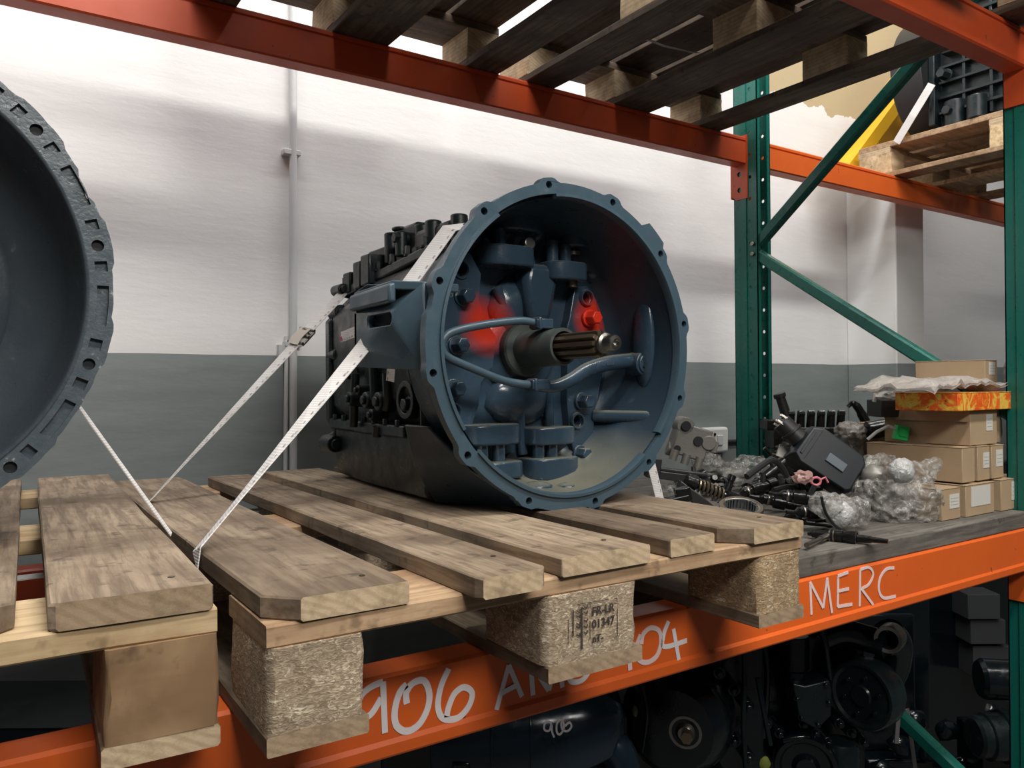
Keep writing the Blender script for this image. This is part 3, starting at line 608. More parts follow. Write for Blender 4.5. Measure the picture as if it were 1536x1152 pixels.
# release fork: looped rod, clips, forked lever
def lq(l,Y): return [at(x,y,Y) for x,y in l]
def smoothpts(P,sub=5):
    Q=[]
    for i in range(len(P)-1):
        a=P[max(i-1,0)];b=P[i];c=P[i+1];d=P[min(i+2,len(P)-1)]
        for k in range(sub):
            s=k/sub; Q.append(.5*((2*b)+(c-a)*s+(2*a-5*b+4*c-d)*s*s+(3*b-a-3*c+d)*s**3))
    return Q+[P[-1]]
YF=.345
g=G(); g.tube(smoothpts(lq([(802,484),(780,481),(740,485),(700,492),(674,500),(664,511),(663,524),(672,536),(705,551),(750,569),(775,575),(798,577)],YF)),.0068,12); FK=obj('release_fork_spring',g,BLUE_L,GX,smooth=60)
for q,w_ in (((812,486),.034),((806,577),.036)):
    a=at(*q,YF); g=G(); g.cbox(a,(w_,.026,.017)); g.cbox(a+Vector((-.012,-.003,0)),(.007,.026,.021)); obj('spring_clip',g,BLUE,FK,bev=.002)
g=G(); pts=smoothpts(lq([(800,578),(830,580),(856,570),(880,555),(912,545),(945,541)],.375)); g.tube(pts,[.007+.004*math.sin(min(1,i/len(pts))*PI*.55) for i in range(len(pts))],12,flat=1.3); FL2=obj('fork_lever',g,BLUE,GX,smooth=60)
g=G(); a=at(960,546,.37); g.cyl(a+Vector((0,.02,0)),a+Vector((0,-.016,0)),.0235,n=24); g.cyl(a+Vector((0,-.016,0)),a+Vector((0,-.020,0)),.019,n=24); obj('lever_end_boss',g,BLUE,FL2,bev=.002)
a=at(966,549,.348); g=G(); g.cyl(a+Vector((0,.0,0)),a+Vector((0,-.0015,0)),.0022,n=10); obj('lever_pin_hole',g,HOLE,FL2)
g=G(); text(g,'654F 165 6505',.0095,at(887,549,.358),(1,.05,.06),(0,0,1),(0,-1,0)); obj('cast_lettering',g,BLUE_L,FL2,smooth=0)
# main casing behind the bell
def sect(hw,zt,zb,c,y,xo=0): 
    P=[(-hw,zb+c),(-hw+c*.6,zb),(hw-c*.6,zb),(hw,zb+c),(hw,zt-c),(hw-c,zt),(-hw+c,zt),(-hw,zt-c)]; return [L(x+xo,y,z) for x,z in P]
g=G(); g.loft([sect(.20,.19,-.14,.10,.165),sect(.185,.185,-.15,.07,.26),sect(.165,.17,-.155,.05,.5),sect(.148,.145,-.155,.05,.70)]); CS=obj('main_casing',g,BLUE_D,GX,bev=.006)
g=G(); g.loft([sect(.185,-.14,-.262,.012,.175,.0),sect(.176,-.14,-.264,.014,.26),sect(.16,-.14,-.268,.018,.5),sect(.146,-.14,-.264,.02,.69)]); obj('oil_sump',g,BLUE_D,GX,bev=.006)
g=G(); g.loft([[L(x,y,z) for x,z in ((-h,-.158),(h,-.158),(h,-.136),(-h,-.136))] for h,y in ((.195,.24),(.172,.5),(.156,.70))]); SF=obj('sump_flange',g,BLUE_D,GX,bev=.003)
for i in range(7):
    xx=-.190+.0055*i; g=G(); g.hexb(L(xx,.27+i*.065,-.138),L(xx,.27+i*.065,-.126),.006); obj('flange_bolt',g,BLUE_D,SF)
for sx in (-1,1):
    g=G(); lv=[(-.268,[(-.166,.175),(-.06,.035),(-.02,.035),(-.02,.22)]),(-.235,[(-.188,.178),(-.12,.04),(-.105,.04),(-.10,.22)]),(-.20,[(-.206,.178),(-.176,.045),(-.165,.045),(-.165,.22)]),(-.13,[(-.226,.172),(-.226,.09),(-.219,.09),(-.205,.2)])]
    g.loft([[L(sx*x,y,z) for x,y in P_] for z,P_ in lv]); obj('bell_skirt',g,BLUE_S,GX,bev=.004)
    g=G(); g.tube([L(sx*.14,.150,-.262),L(sx*.175,.165,-.205),L(sx*.2,.172,-.14)],.008,8); obj('skirt_rib',g,BLUE_S,GX,smooth=60)
g=G(); g.box(CX-.055,CX+.09,CY+.03,CY+.2,CZ-.268,CZ-.257); obj('bell_foot',g,BLUE_S,GX,bev=.003)
g=G(); g.loft([sect(.155,.145,-.20,.06,.70),sect(.155,.148,-.20,.06,.725),sect(.14,.13,-.18,.06,.75)]); obj('rear_cover',g,BLUE_D,GX,bev=.004)
for (px,py,r_,l_) in ((500,470,.016,.05),(498,533,.015,.045),(489,664,.019,.06),(503,437,.013,.05),(512,585,.012,.04)):
    a=at(px,py,CY+.72); g=G(); g.cyl(a,a+Vector((0,-l_,0)),r_,n=16); g.cyl(a+Vector((0,-l_,0)),a+Vector((0,-l_-.008,0)),r_*.65,n=12); g.tube([a+Vector((0,-.01,0)),a+Vector((.06,-.01,-.01 if py<600 else .03))],r_*.9,10); obj('casing_boss',g,BLUE_D,GX,bev=.002)
# left side ribs, studs, window
xs=CX-.184
def side(px,py,X): 
    d=FW+RR*((px-768)/F_PX)-UU*((py-576)/F_PX); return CP+d*((X-CP.x)/d.x)
for p_ in ([(560,540),(562,600)],[(580,560),(582,600),(580,615)],[(566,640),(565,655)],[(533,560),(530,640)],[(637,600),(640,690)]):
    g=G(); g.tube([side(x,y,xs) for x,y in p_],.009,10); obj('side_rib',g,BLUE_D,GX,smooth=60)
for x,y,r_ in ((532,598,.018),(556,600,.02),(575,602,.022),(565,622,.014),(520,560,.014),(545,585,.012),(610,470,.014)):
    a=side(x,y,xs); g=G(); g.cyl(a+Vector((.02,0,0)),a+Vector((-.014,0,0)),r_,r_*.8,16); g.cyl(a+Vector((-.014,0,0)),a+Vector((-.02,0,0)),r_*.45,n=12); obj('casing_boss',g,BLUE_D,GX,bev=.002)
a=side(614,600,xs); g=G(); g.lathe(a,(-1,0,0),[(.034,-.01),(.034,.01),(.024,.01),(.022,-.004),(.0,-.004)],28); g.hexb(a+Vector((-.0,0,-.008)),a+Vector((-.014,0,-.008)),.012); obj('side_drain_port',g,BLUE_D,GX,bev=.0015)
# top cover and shift tower
def tb(x0,x1,y0,y1,z0,z1): return (CX+x0,CX+x1,CY+y0,CY+y1,CZ+z0,CZ+z1)
g=G(); g.loft([[L(x,y,z) for x,z in ((-h,zz-.02),(h,zz-.02),(h,zz),(-h,zz))] for h,y,zz in ((.14,.24,.195),(.125,.68,.165))]); SC=obj('shift_cover',g,BLUE_D,GX,bev=.004)
g=G(); g.loft([[L(x,y,z) for x,z in ((-h,zz-.02),(h,zz-.02),(h,zz),(-h,zz))] for h,y,zz in ((.12,.27,.215),(.10,.64,.188))]); obj('cover_step',g,BLUE_D,SC,bev=.004)
for i in range(6): g=G(); g.hexb(L(-.133+.003*i,.27+i*.075,.192-i*.005),L(-.133+.003*i,.27+i*.075,.212-i*.005),.007); obj('cover_bolt',g,BLUE_D,SC)
g=G(); g.box(*tb(-.105,.05,.36,.47,.19,.262)); TW=obj('shift_tower',g,BLUE_D,GX,bev=.008)
for a_,b_,r_ in (((-.09,.36,.19),(-.09,.36,.254),.018),((-.045,.355,.19),(-.045,.355,.250),.016),((-.1,.44,.255),(-.1,.44,.262),.018),((-.105,.47,.19),(-.105,.47,.255),.016),((0,.36,.19),(0,.36,.250),.018),((-.118,.40,.195),(-.118,.40,.245),.012),((-.02,.42,.25),(-.02,.42,.264),.025)):
    g=G(); g.cyl(L(*a_),L(*b_),r_); obj('tower_boss',g,BLUE_D,TW,bev=.003)
g=G(); g.hexb(L(-.105,.40,.232),L(-.135,.40,.232),.011); obj('tower_bolt',g,BLUE_D,TW)
g=G(); g.box(*tb(-.12,.03,.2,.34,.17,.236)); FT=obj('front_tower',g,BLUE_D,GX,bev=.01)
for x,y in ((-.10,.2),(-.055,.195),(-.115,.27)): g=G(); g.cyl(L(x,y,.18),L(x,y,.244),.016); obj('tower_boss',g,BLUE_D,FT,bev=.003)
for (x0,x1,y0,y1,z1) in ((-.145,-.09,.50,.545,.215),(-.135,-.10,.57,.61,.21),(-.11,-.02,.49,.58,.232),(-.13,-.10,.64,.68,.195),(-.09,-.03,.6,.67,.21)):
    g=G(); g.box(*tb(x0,x1,y0,y1,.15,z1)); obj('cover_block',g,BLUE_D,GX,bev=.004)
g=G(); a=at(522,436,CY+.7); g.cyl(a,a+Vector((0,0,.03)),.013); obj('vent_stub',g,BLUE_D,GX,bev=.002)
g=G(); g.loft([sect(.10,.235,.1,.03,.185),sect(.1,.225,.1,.03,.25)]); obj('bell_top_web',g,BLUE_D,GX,bev=.006)
# side mounting bracket with slot, beside the flange
def BK(u,v,w): return Vector((w,u,v))
xb0=CX-.285
g=G(); ya,yb_=CY+.03,CY+.215; P=[(ya,.375),(yb_,.385),(yb_,.475),(yb_-.01,.512),(yb_-.05,.518),(ya,.508)]
sl=rect(CY+.07,CY+.16,.446,.466,.006)
g.plate(P,[sl],lambda u,v,w:Vector((CX-.262-.035*min(1,(u-ya)/.03)*1+w,u,v)),.012); 
BR=obj('mounting_bracket',g,BLUE_L,GX,bev=.002)
g=G(); g.loft([[Vector((x,y,z)) for x,y,z in ((CX-.297,yb_-.012,.385),(CX-.297,yb_,.385),(CX-.18,yb_,.385),(CX-.18,yb_-.012,.385))],[Vector((x,y,z)) for x,y,z in ((CX-.297,yb_-.012,.505),(CX-.297,yb_,.505),(CX-.18,yb_,.505),(CX-.18,yb_-.012,.505))]]); obj('bracket_back_plate',g,BLUE_D,BR,bev=.002)
g=G(); g.loft([[Vector((x,ya,z)) for x,z in ((CX-.26,.497),(CX-.26,.51),(CX-.2,.51),(CX-.2,.497))],[Vector((x,ya+.04,z)) for x,z in ((CX-.297,.5),(CX-.297,.514),(CX-.2,.514),(CX-.2,.5))],[Vector((x,yb_,z)) for x,z in ((CX-.297,.495),(CX-.297,.51),(CX-.18,.51),(CX-.18,.495))]]); obj('bracket_top_web',g,BLUE_L,BR,bev=.002)
g=G(); g.loft([[Vector((x,y,z)) for x,y,z in ((CX-.303,ya+.035,.480),(CX-.29,ya+.035,.480),(CX-.29,ya+.035,.512),(CX-.303,ya+.035,.508))],[Vector((x,y,z)) for x,y,z in ((CX-.306,yb_,.478),(CX-.29,yb_,.478),(CX-.29,yb_,.508),(CX-.306,yb_,.503))]]); obj('bracket_lip',g,BLUE_L,BR,bev=.004)
# ------------------------------------------------------------ dark housing at the left edge
HG=thing('flywheel_housing','big dark graphite round housing at the left edge, pocketed rim with bolt holes','housing',(-.381,.55,.147))
HX,HY,HZ=-.381,.34,.473
def H_(x,y,z): return Vector((HX+x,HY+y,HZ+z))
out=[]; r_=random.Random(4)
for i in range(220):
    a=2*PI*i/220; d=((math.degrees(a)-11+15)%30.5)-15.25; rr=.2945+(.0035 if abs(d)<6 else 0)+r_.uniform(-.0006,.0006)
    if abs(math.degrees(a)-25)<3.0: rr-=.004
    out.append((rr*cos(a),rr*sin(a)))
inn=[(.264*cos(2*PI*i/160),.264*sin(2*PI*i/160)) for i in range(160)]
def sector(a,da,r0_,r1_,n=5):
    P=[(r0_*cos(math.radians(a-da+2*da*k/n)),r0_*sin(math.radians(a-da+2*da*k/n))) for k in range(n+1)]
    return P+[(r1_*cos(math.radians(a+da-2*da*k/n)),r1_*sin(math.radians(a+da-2*da*k/n))) for k in range(n+1)]
hs=[]
for k in range(12):
    a=11+30*k
    hs.append(circ(.2825*cos(math.radians(a)),.2825*sin(math.radians(a)),.0072))
    hs.append(sector(a+5.2,1.3,.2755,.2895,2)); hs.append(sector(a-5.2,1.3,.2755,.2895,2)); hs.append(sector(a+15,5.0,.2765,.2895,6))
g=G(); g.plate(out,[inn]+hs,lambda u,v,w:H_(u,w,v),.0065); RM=obj('pocketed_rim',g,BLK_F,HG,bev=.001)
g=G(); g.plate([(p[0]*.995,p[1]*.995) for p in out],[inn],lambda u,v,w:H_(u,.006+w,v),.02); obj('rim_backing',g,BLK_F,HG)
for k in range(12):
    a=math.radians(11+30*k); g=G(); g.cyl(H_(.2825*cos(a),.0052,.2825*sin(a)),H_(.2825*cos(a),.0058,.2825*sin(a)),.0078,n=14); obj('bolt_hole',g,HOLE,RM)
g=G(); g.lathe(H_(0,0,0),(0,1,0),[(.2685,.0),(.2685,-.0015),(.2655,-.0015),(.264,.0),(.2625,.01),(.258,.03),(.25,.065),(.235,.088),(.20,.10),(.19,.104),(.185,.100),(.12,.097),(.06,.085),(.0,.083),(.0,.2),(.22,.2),(.27,.12),(.285,.028)],96); obj('dished_inner_wall',g,BLK,HG,smooth=50)
g=G(); 
def secH(hw,zt,zb,c,y): 
    P=[(-hw,zb+c),(-hw+c,zb),(hw-c,zb),(hw,zb+c),(hw,zt-c),(hw-c,zt),(-hw+c,zt),(-hw,zt-c)]; return [H_(x,y,z) for x,z in P]
g.loft([secH(.2,.2,-.3,.09,.15),secH(.18,.2,-.312,.06,.25),secH(.16,.18,-.312,.05,.62)]); obj('gearbox_casing',g,BLUE_D,HG,bev=.006)
g=G(); g.box(HX-.09,HX+.13,HY+.03,HY+.2,HZ-.313,HZ-.25); obj('casing_foot',g,BLK,HG,bev=.006)
# ------------------------------------------------------------ straps
def strapobj(name,label,pts,wid,nrm,marks=0,parent=None,tagc=None):
    g=G(); g.strip(pts,wid,nrm,.0014); o=obj(name,g,STRAP,parent,smooth=0,origin=pts[0])
    if label: tag(o,label,'strap')
    if marks:
        gm=G(); P=[Vector(p) for p in pts]
        for i in range(len(P)-1):
            d=P[i+1]-P[i]; Ln=d.length; d.normalize(); N_=Vector(nrm[i] if isinstance(nrm[0],(tuple,list,Vector)) else nrm); N_=(N_-d*N_.dot(d)).normalized(); wv=d.cross(N_)
            k=0
            while k*marks<Ln:
                c=P[i]+d*(k*marks)+N_*.0016+wv*(wid*.33*(1 if 1 else -1)); gm.strip([c-d*.003,c+d*.003],.003,N_,.0002); k+=1
        obj('printed_marks',gm,STRK,o,smooth=0)
    return o
nr=(-.75,-.55,.35)
def EO(a,b): d=(b-a).normalized(); n=((a-CP).normalized()).cross(d); return n if n.dot(Vector(nr))>0 else -n
def nl(a,b,t): a=Vector(a).normalized(); b=Vector(b).normalized(); return (a*(1-t)+b*t).normalized()
a=atz(225,752,.149); b=at(529,424,.97); c=Vector((.62,.98,.612))
SA=strapobj('ratchet_strap','white strap with the metal buckle, running up to the rear of the blue gearbox',[a+Vector((-.003,0,-.026)),a+Vector((0,0,.001))]+[a+(b-a)*.01]+[a+(b-a)*(k/6) for k in range(1,6)]+[b,c],.028,[nl(EO(a,b),nr,.05)]*3+[nl(EO(a,b),nr,q) for q in (.25,.5,.7,.9,1)]+[(-.5,-.4,.8),(0,0,1)],.02)
m_=a+(b-a)*.70; d=(b-a).normalized(); n_=Vector(nr).normalized(); n_=(n_-d*n_.dot(d)).normalized(); w_=d.cross(n_)
g=G()
for s in (-1,1): g.tube([m_+d*(.022)+w_*s*.018,m_-d*.022+w_*s*.018],.003,8)
for k in (-.022,0,.022): g.tube([m_+d*k+w_*.02+n_*.004,m_+d*k-w_*.02+n_*.004],.0035,8)
g.tube([m_+d*.01+w_*.02,m_+d*.016+w_*.0+n_*.012,m_+d*.01-w_*.02],.003,8); obj('buckle_frame',g,STEEL,SA,smooth=50)
g=G(); g.strip([m_-d*.03+n_*.006,m_-d*.01+n_*.011,m_+d*.018+n_*.009],.026,n_,.0016); obj('folded_strap_end',g,mat('dirty_strap',(.5,.45,.4),.8),SA)
a=atz(296,826,.148); e=at(547,519,.46); f_=at(674,343,.44)
nr=(-.8,-.5,.3)
strapobj('ratchet_strap','white strap from the front left pallet board, passing behind the bracket over the bell',[a+Vector((.0,-.0,-.022)),a+Vector((0,0,.001))]+[a+(e-a)*(k/6) for k in range(1,6)]+[e,e+(f_-e)*.5,f_,f_+Vector((.1,.02,.03))],.031,[nl(EO(a,e),nr,.2)]*2+[nl(EO(a,e),nr,q) for q in (.25,.4,.6,.8,1)]+[nr,nr,(-.6,-.5,.6),(0,0,1)],.022)
a=atz(256,802,.149); b=at(112,602,.41)
strapobj('ratchet_strap','thin white strap falling right from the dark housing onto the left pallet',[a+Vector((0,0,0)),b+(a-b)*.5,b],.012,(.5,-.25,.4))
p1=at(990,752,.42); p2=at(976,695,.42)
strapobj('ratchet_strap','short white strap end right of the bell, going down to the pallet edge',[p1+Vector((.0,0,-.04)),p1,p2,p2+Vector((-.04,.03,.06))],.026,(.2,-1,.0),.02)
g0=[side(x,y,CX-.21) for x,y in ((512,506),(530,499),(552,492))]
o=strapobj('strap_tail','loose strap tail with a red print, behind the bracket of the blue gearbox',g0,.022,(-1,-.25,.1),.012)
g=G(); g.strip([g0[0]+Vector((-.003,-.002,-.004)),g0[0]+Vector((-.003,-.010,-.002))],.007,(-1,-.25,.1),.0003); obj('red_print',g,STRR,o,smooth=0)
g0=[side(x,y,CX-.2) for x,y in ((592,470),(590,510),(586,572))]
strapobj('strap_tail','strap piece hanging below and behind the slotted bracket',g0,.022,(-1,-.3,0),.012)
for px,py,ll,lab in ((385,765,.16,'strap piece seen under the pallet between first and second deck boards, towards the wall'),(548,828,.16,'strap piece seen under the pallet between first and second deck boards, near the front'),(86,861,.12,'strap piece under the left pallet, above the dark red beam')):
    a=atz(px,py,.098); tag(obj('strap_segment',G().strip([a+Vector((-ll,0,0)),a+Vector((ll,0,0))],.03,(0,0,1),.0014),STRAP,origin=a,smooth=0),lab,'strap','strap pieces under the pallets')
# ------------------------------------------------------------ loose parts on the deck
RH=Vector((cos(YAW),-sin(YAW),0)); FH=Vector((sin(YAW),cos(YAW),0))
def frame(px,py,Y,roll=0,yaw=0,pitch=0):
    p=at(px,py,Y); s=((p-CP)@FW if 0 else (p-CP).dot(FW))/F_PX
    M_=Matrix((RH,FH,Vector((0,0,1)))).transposed().to_4x4(); M_.translation=p
    M_=M_@Matrix.Rotation(math.radians(roll),4,'Y')@Matrix.Rotation(math.radians(yaw),4,'Z')@Matrix.Rotation(math.radians(pitch),4,'X')
    return M_@Matrix.Scale(s,4)
def tf(g,M_): g.v=[tuple(M_@Vector(p)) for p in g.v]; return g
def single(name,g,mt,label,cat,bev=0,smooth=40,group=None):
    zc=min(p[2] for p in g.v); xc=sum(p[0] for p in g.v)/len(g.v); yc=sum(p[1] for p in g.v)/len(g.v)
    return tag(obj(name,g,mt,bev=bev,smooth=smooth,origin=(xc,yc,zc)),label,cat,group)
def root(name,label,cat,M_,z=None,group=None):
    p=M_.translation; return thing(name,label,cat,(p.x,p.y,.037 if z is None else z),0,group)
# pump body
M_=frame(1035,662,.72,roll=18)
t=root('alloy_pump_body','dull grey alloy pump body with ports, beside the right rim of the blue gearbox','pump',M_)
g=tf(G().box(-27,24,-22,22,-24,24),M_); obj('cast_body',g,ALU,t,bev=.004)
g=G(); g.cyl((-18,-22,20),(-18,18,20),13,n=18); g.cyl((22,-24,6),(22,20,6),11,n=18); g.box(20,38,-18,18,-6,12); g.cyl((-30,0,-20),(-14,0,-20),10); obj('cast_lobes',tf(g,M_),ALU,t,bev=.002)
for x,z,r_ in ((6,4,7),(-18,20,7),(-20,-16,5)):
    g=G(); g.cyl((x,-22.5 if z!=20 else -25,z),(x,-25 if z!=20 else -26,z),r_,n=16); obj('port_hole',tf(g,M_),HOLE,t)
for x,z in ((-22,-26),(-4,-27),(16,-26)):
    g=G(); g.cyl((x,-24,z-8),(x,-24,z+8),6,n=12); obj('screw_boss',tf(g,M_),ALU,t)
# black brackets
g=G(); g.box(-40,28,-12,12,-8,4); g.box(-40,-20,-14,14,-8,22); g.box(-20,50,-10,10,4,9); single('black_bracket',tf(g,frame(1008,712,.62,roll=8)),RUB,'flat black bracket lying below the alloy pump body','bracket',bev=.002)
g=G(); g.box(-30,30,-12,12,-5,5); g.box(12,34,-10,10,-4,16); single('black_bracket',tf(g,frame(1003,752,.5,roll=-12)),OIL,'black angled bracket behind the right end of the last deck board','bracket',bev=.002)
g=G(); g.loft([[(-34,-8,10),(-30,-8,22),(10,-8,-8),(30,-8,-26),(24,-8,-30),(-10,-8,-14)],[(-34,10,10),(-30,10,22),(10,10,-8),(30,10,-26),(24,10,-30),(-10,10,-14)]]); single('black_bracket',tf(g,frame(1050,742,.5)),RUB,'black wedge-shaped bracket left of the needle bearing','bracket',bev=.002)
def wrapthing(label,lobes,Y,mt=WRAP,core=None,name='plastic_wrapped_part',freq=3.2,amp=.28,z=None):
    M_=frame(lobes[0][0],lobes[0][1],Y); t=root(name,label,'wrapped part',M_,z)
    g=G()
    for i,(px,py,ru,rw,rv,dy) in enumerate(lobes):
        F_=frame(px,py,Y+dy); s=F_.to_scale().x; R3=F_.to_3x3()
        g.blob(F_.translation,(1,1,1),seed=px*.13+i,amp=amp,freq=freq,sub=4,M=R3.to_4x4()@Matrix.Diagonal((ru,rw,rv,1)))
    # one continuous sheet of wrap: join the overlapping lobes by voxel remesh
    me=bpy.data.meshes.new('tmp'); me.from_pydata(g.v,[],g.f); o=bpy.data.objects.new('tmp',me); COL.objects.link(o)
    md=o.modifiers.new('r','REMESH'); md.mode='VOXEL'; md.voxel_size=.0035
    bpy.context.view_layer.update(); ev=bpy.data.meshes.new_from_object(o.evaluated_get(bpy.context.evaluated_depsgraph_get()))
    g=G(); g.add([v.co[:] for v in ev.vertices],[tuple(p.vertices) for p in ev.polygons]); bpy.data.objects.remove(o); bpy.data.meshes.remove(me); bpy.data.meshes.remove(ev)
    g.v=[tuple(Vector(p)+noise.noise_vector(Vector(p)*60)*.0035+noise.noise_vector(Vector(p)*150)*.0012) for p in g.v]
    obj('plastic_wrap',g,mt,t,smooth=50)
    if core:
        g=G()
        for (px,py,ru,rw,rv,dy) in core:
            F_=frame(px,py,Y+dy); g.blob(F_.translation,(1,1,1),seed=px,amp=.15,sub=3,M=F_.to_3x3().to_4x4()@Matrix.Diagonal((ru,rw,rv,1)))
        obj('wrapped_core',g,core_m,t,smooth=50)
    return t
core_m=mat('pale_wrapped_metal',(.22,.21,.19),.4,.2)
wrapthing('long bundle in clear wrap between the alloy pump body and the green upright',[(1062,698,24,22,18,0),(1095,712,30,24,18,0),(1130,700,34,26,16,0),(1078,722,34,20,12,0)],.8,core=[(1095,710,34,14,9,0)])
wrapthing('small clear wrapped pack below the black bracket behind the last deck board',[(1015,738,26,20,14,0),(1030,745,22,20,12,0)],.62)
wrapthing('large heap of crumpled clear wrap leaning on the cartons',[(1325,710,38,30,28,.0),(1348,742,48,34,40,-.02),(1380,752,30,26,38,-.07),(1308,742,28,30,30,0),(1368,712,32,22,20,-.04),(1400,697,16,10,12,-.07),(1350,768,44,26,20,-.05)],.30,core=[(1345,752,40,22,30,-.02),(1310,715,20,18,20,0)],amp=.3)
M_=frame(1352,706,.225); g=G(); g.blob((0,0,0),(19,17,19),seed=2,amp=.16,sub=3); single('white_wrapped_ball',tf(g,M_),WRAPW,'round white knob in plastic poking out of the crumpled wrap heap','knob')
t=wrapthing('clear wrapped roll lying before the black control unit',[(1238,757,24,26,20,0),(1262,766,30,28,22,0),(1285,768,20,24,22,0)],.25,amp=.2,core=[(1260,766,26,18,15,0)])
g=G(); M_=frame(1259,772,.235); g.blob((0,0,0),(22,14,20),seed=8,amp=.15,sub=3); obj('white_roll_end',tf(g,M_),WRAPW,t,smooth=50)
BAG=mat('grey_translucent_bag',(.22,.20,.18),.2,Alpha=.75,fn=lambda nt,b: bump(nt,b,ntex(nt,coords(nt),50,4,.6,1),.9,.008))
t=wrapthing('dark part in a grey translucent bag behind the black control unit',[(1275,650,24,20,18,0),(1300,658,28,22,22,0),(1290,680,16,16,22,0)],.55,mt=BAG,z=.1)
M_=frame(1312,652,.5); g=G(); g.cyl((-10,0,6),(22,0,12),14,n=18); obj('black_body',tf(g,M_),OIL,t)
# manifold with ports
M_=frame(1215,640,.86); t=root('black_manifold','black port manifold with a row of stubs near the wall, right of the green upright','manifold',M_)
g=G(); g.box(-62,60,-24,22,-32,0); g.box(-70,-30,-20,20,-4,12); g.box(40,82,-18,18,-30,-6); obj('manifold_body',tf(g,M_),OIL,t,bev=.004)
for i in range(6):
    x=-30+i*15; g=G(); g.cyl((x,0,-6),(x+1,-2,22),6.5,5.5,12); g.cyl((x-4,-4,20),(x+5,-4,20),5,n=10); obj('port_stub',tf(g,M_),OIL,t,bev=.001)
g=G(); g.cyl((-30,0,0),(-44,0,44),8,7,14); g.cyl((-44,0,44),(-46,0,50),9,n=14); obj('angled_stub',tf(g,M_),RUB,t,bev=.001)
M_=frame(1290,618,.8); g=G(); g.tube(smoothpts([Vector(p) for p in ((-18,0,8),(-12,0,13),(-4,0,8),(4,0,-6),(12,0,-22))]),[3,3,3,3,4,5,5,5,5,6,6,6,6,6,7,7,7,7,7,7,7][:21],10); single('bent_sensor_pipe',tf(g,M_),OIL,'bent dark sensor pipe standing right of the manifold stubs','pipe')
# control unit
M_=frame(1236,690,.38,roll=37,yaw=-8,pitch=-12); t=root('control_unit','angular black plastic control unit with grey badge and neck, lying on the pile','control unit',M_)
g=G(); P=[(-48,-26),(-34,-34),(46,-30),(52,-24),(50,26),(40,36),(-30,36),(-46,26)]
g.loft([[(x*.93,-22,z*.9) for x,z in P],[(x,-14,z) for x,z in P],[(x,18,z) for x,z in P],[(x*.9,26,z*.85) for x,z in P]]); obj('unit_housing',tf(g,M_),PLB,t,bev=.002)
g=G(); g.box(-4,26,-25,-21,-8,6); obj('grey_badge',tf(g,M_),PLG,t,bev=.0012)
g=G(); g.box(-40,-36,-24,-21,-20,20); g.box(-30,-29,-23,-21.5,-24,28); obj('edge_rib',tf(g,M_),PLB,t,bev=.0006)
g=G(); g.cyl((-46,0,4),(-82,0,10),15,14,20); g.cyl((-60,0,6),(-64,0,7),17,n=20); obj('connector_neck',tf(g,M_),RUB,t,bev=.001)
for a in range(5):
    an=a*1.25; g=G(); g.box(-90,-80,-3+10*cos(an)-1.5,-3+10*cos(an)+1.5,10+9*sin(an)-1.5,10+9*sin(an)+1.5); obj('metal_prong',tf(g,M_),STEEL,t)
g=G(); g.box(-22,8,-2,2,-9,9); single('white_tag',tf(g,frame(1188,682,.45,roll=20)),LABEL,'small white card under the neck of the black control unit','tag')
# needle bearing ring
c=atz(1112,759,.105); ax=Vector((-.16,-.26,.95)).normalized()
t=thing('needle_bearing','steel needle roller bearing ring lying behind the right deck board','bearing',(c.x,c.y,.06))
g=G(); g.lathe(c,ax,[(.0335,-.022),(.0335,0),(.036,.0015),(.0425,.0015),(.044,0),(.044,-.022)],48,closed=True); obj('outer_ring',g,STEEL,t)
e1=ax.cross(Vector((1,0,0))).normalized(); e2=ax.cross(e1)
for k in range(28):
    a=2*PI*k/28; p=c+(e1*cos(a)+e2*sin(a))*.0318; g=G(); g.cyl(p-ax*.02,p-ax*.001,.0024,n=8); obj('needle_roller',g,mat('roller_steel',(.25,.3,.36),.25,1) if k==0 else bpy.data.materials['roller_steel'],t)
# coil spring part
M_=frame(1066,735,.5,roll=22); t=root('spring_plunger','black plunger with a coil spring behind the last deck board','plunger',M_)
g=G(); g.tube([Vector((-22+44*k/90,9*cos(k*.5),9*sin(k*.5))) for k in range(91)],1.9,6); obj('coil_spring',tf(g,M_),STEELD,t)
g=G(); g.cyl((-30,0,0),(30,0,0),6); g.cyl((22,0,0),(52,0,0),11,9,16); g.cyl((-40,0,0),(-24,0,0),12,12,16); obj('plunger_rod',tf(g,M_),OIL,t)
def injector(px,py,Y,roll,yaw,label,k=1.0,group=None):
    M_=frame(px,py,Y,roll=roll,yaw=yaw)@Matrix.Scale(k,4); t=root('fuel_injector',label,'injector',M_,group=group)
    g=G(); g.lathe((-40,0,0),(1,0,0),[(0,0),(3,0),(3,14),(6,18),(8,20),(8,34),(11,36),(11,52),(8,54),(8,66),(10,66),(10,80),(0,80)],16); obj('injector_body',tf(g,M_),OIL,t,smooth=30)
    g=G(); 
    g.lathe((-40,0,0),(1,0,0),[(8.4,26),(9,27),(9,29),(8.4,30)],16,closed=True); obj('steel_band',tf(g,M_),STEEL,t)
    g=G(); g.cyl((18,0,2),(24,0,20),5,4,10); obj('side_fitting',tf(g,M_),RUB,t)
injector(1090,735,.48,-65,10,'dark injector standing upright behind the coil spring plunger',.6)
injector(1150,715,.6,-35,15,'dark injector leaning up towards the neck of the control unit')
injector(1165,752,.5,12,-10,'dark injector right behind the needle bearing ring')
injector(1205,722,.45,60,10,'dark injector pointing down under the control unit')
injector(1130,735,.55,-12,20,'dark injector left of the others, above the needle bearing ring')
injector(1195,745,.38,5,-20,'dark injector left of the clear wrapped roll')
injector(1175,700,.66,45,0,'dark injector half hidden behind the control unit neck')
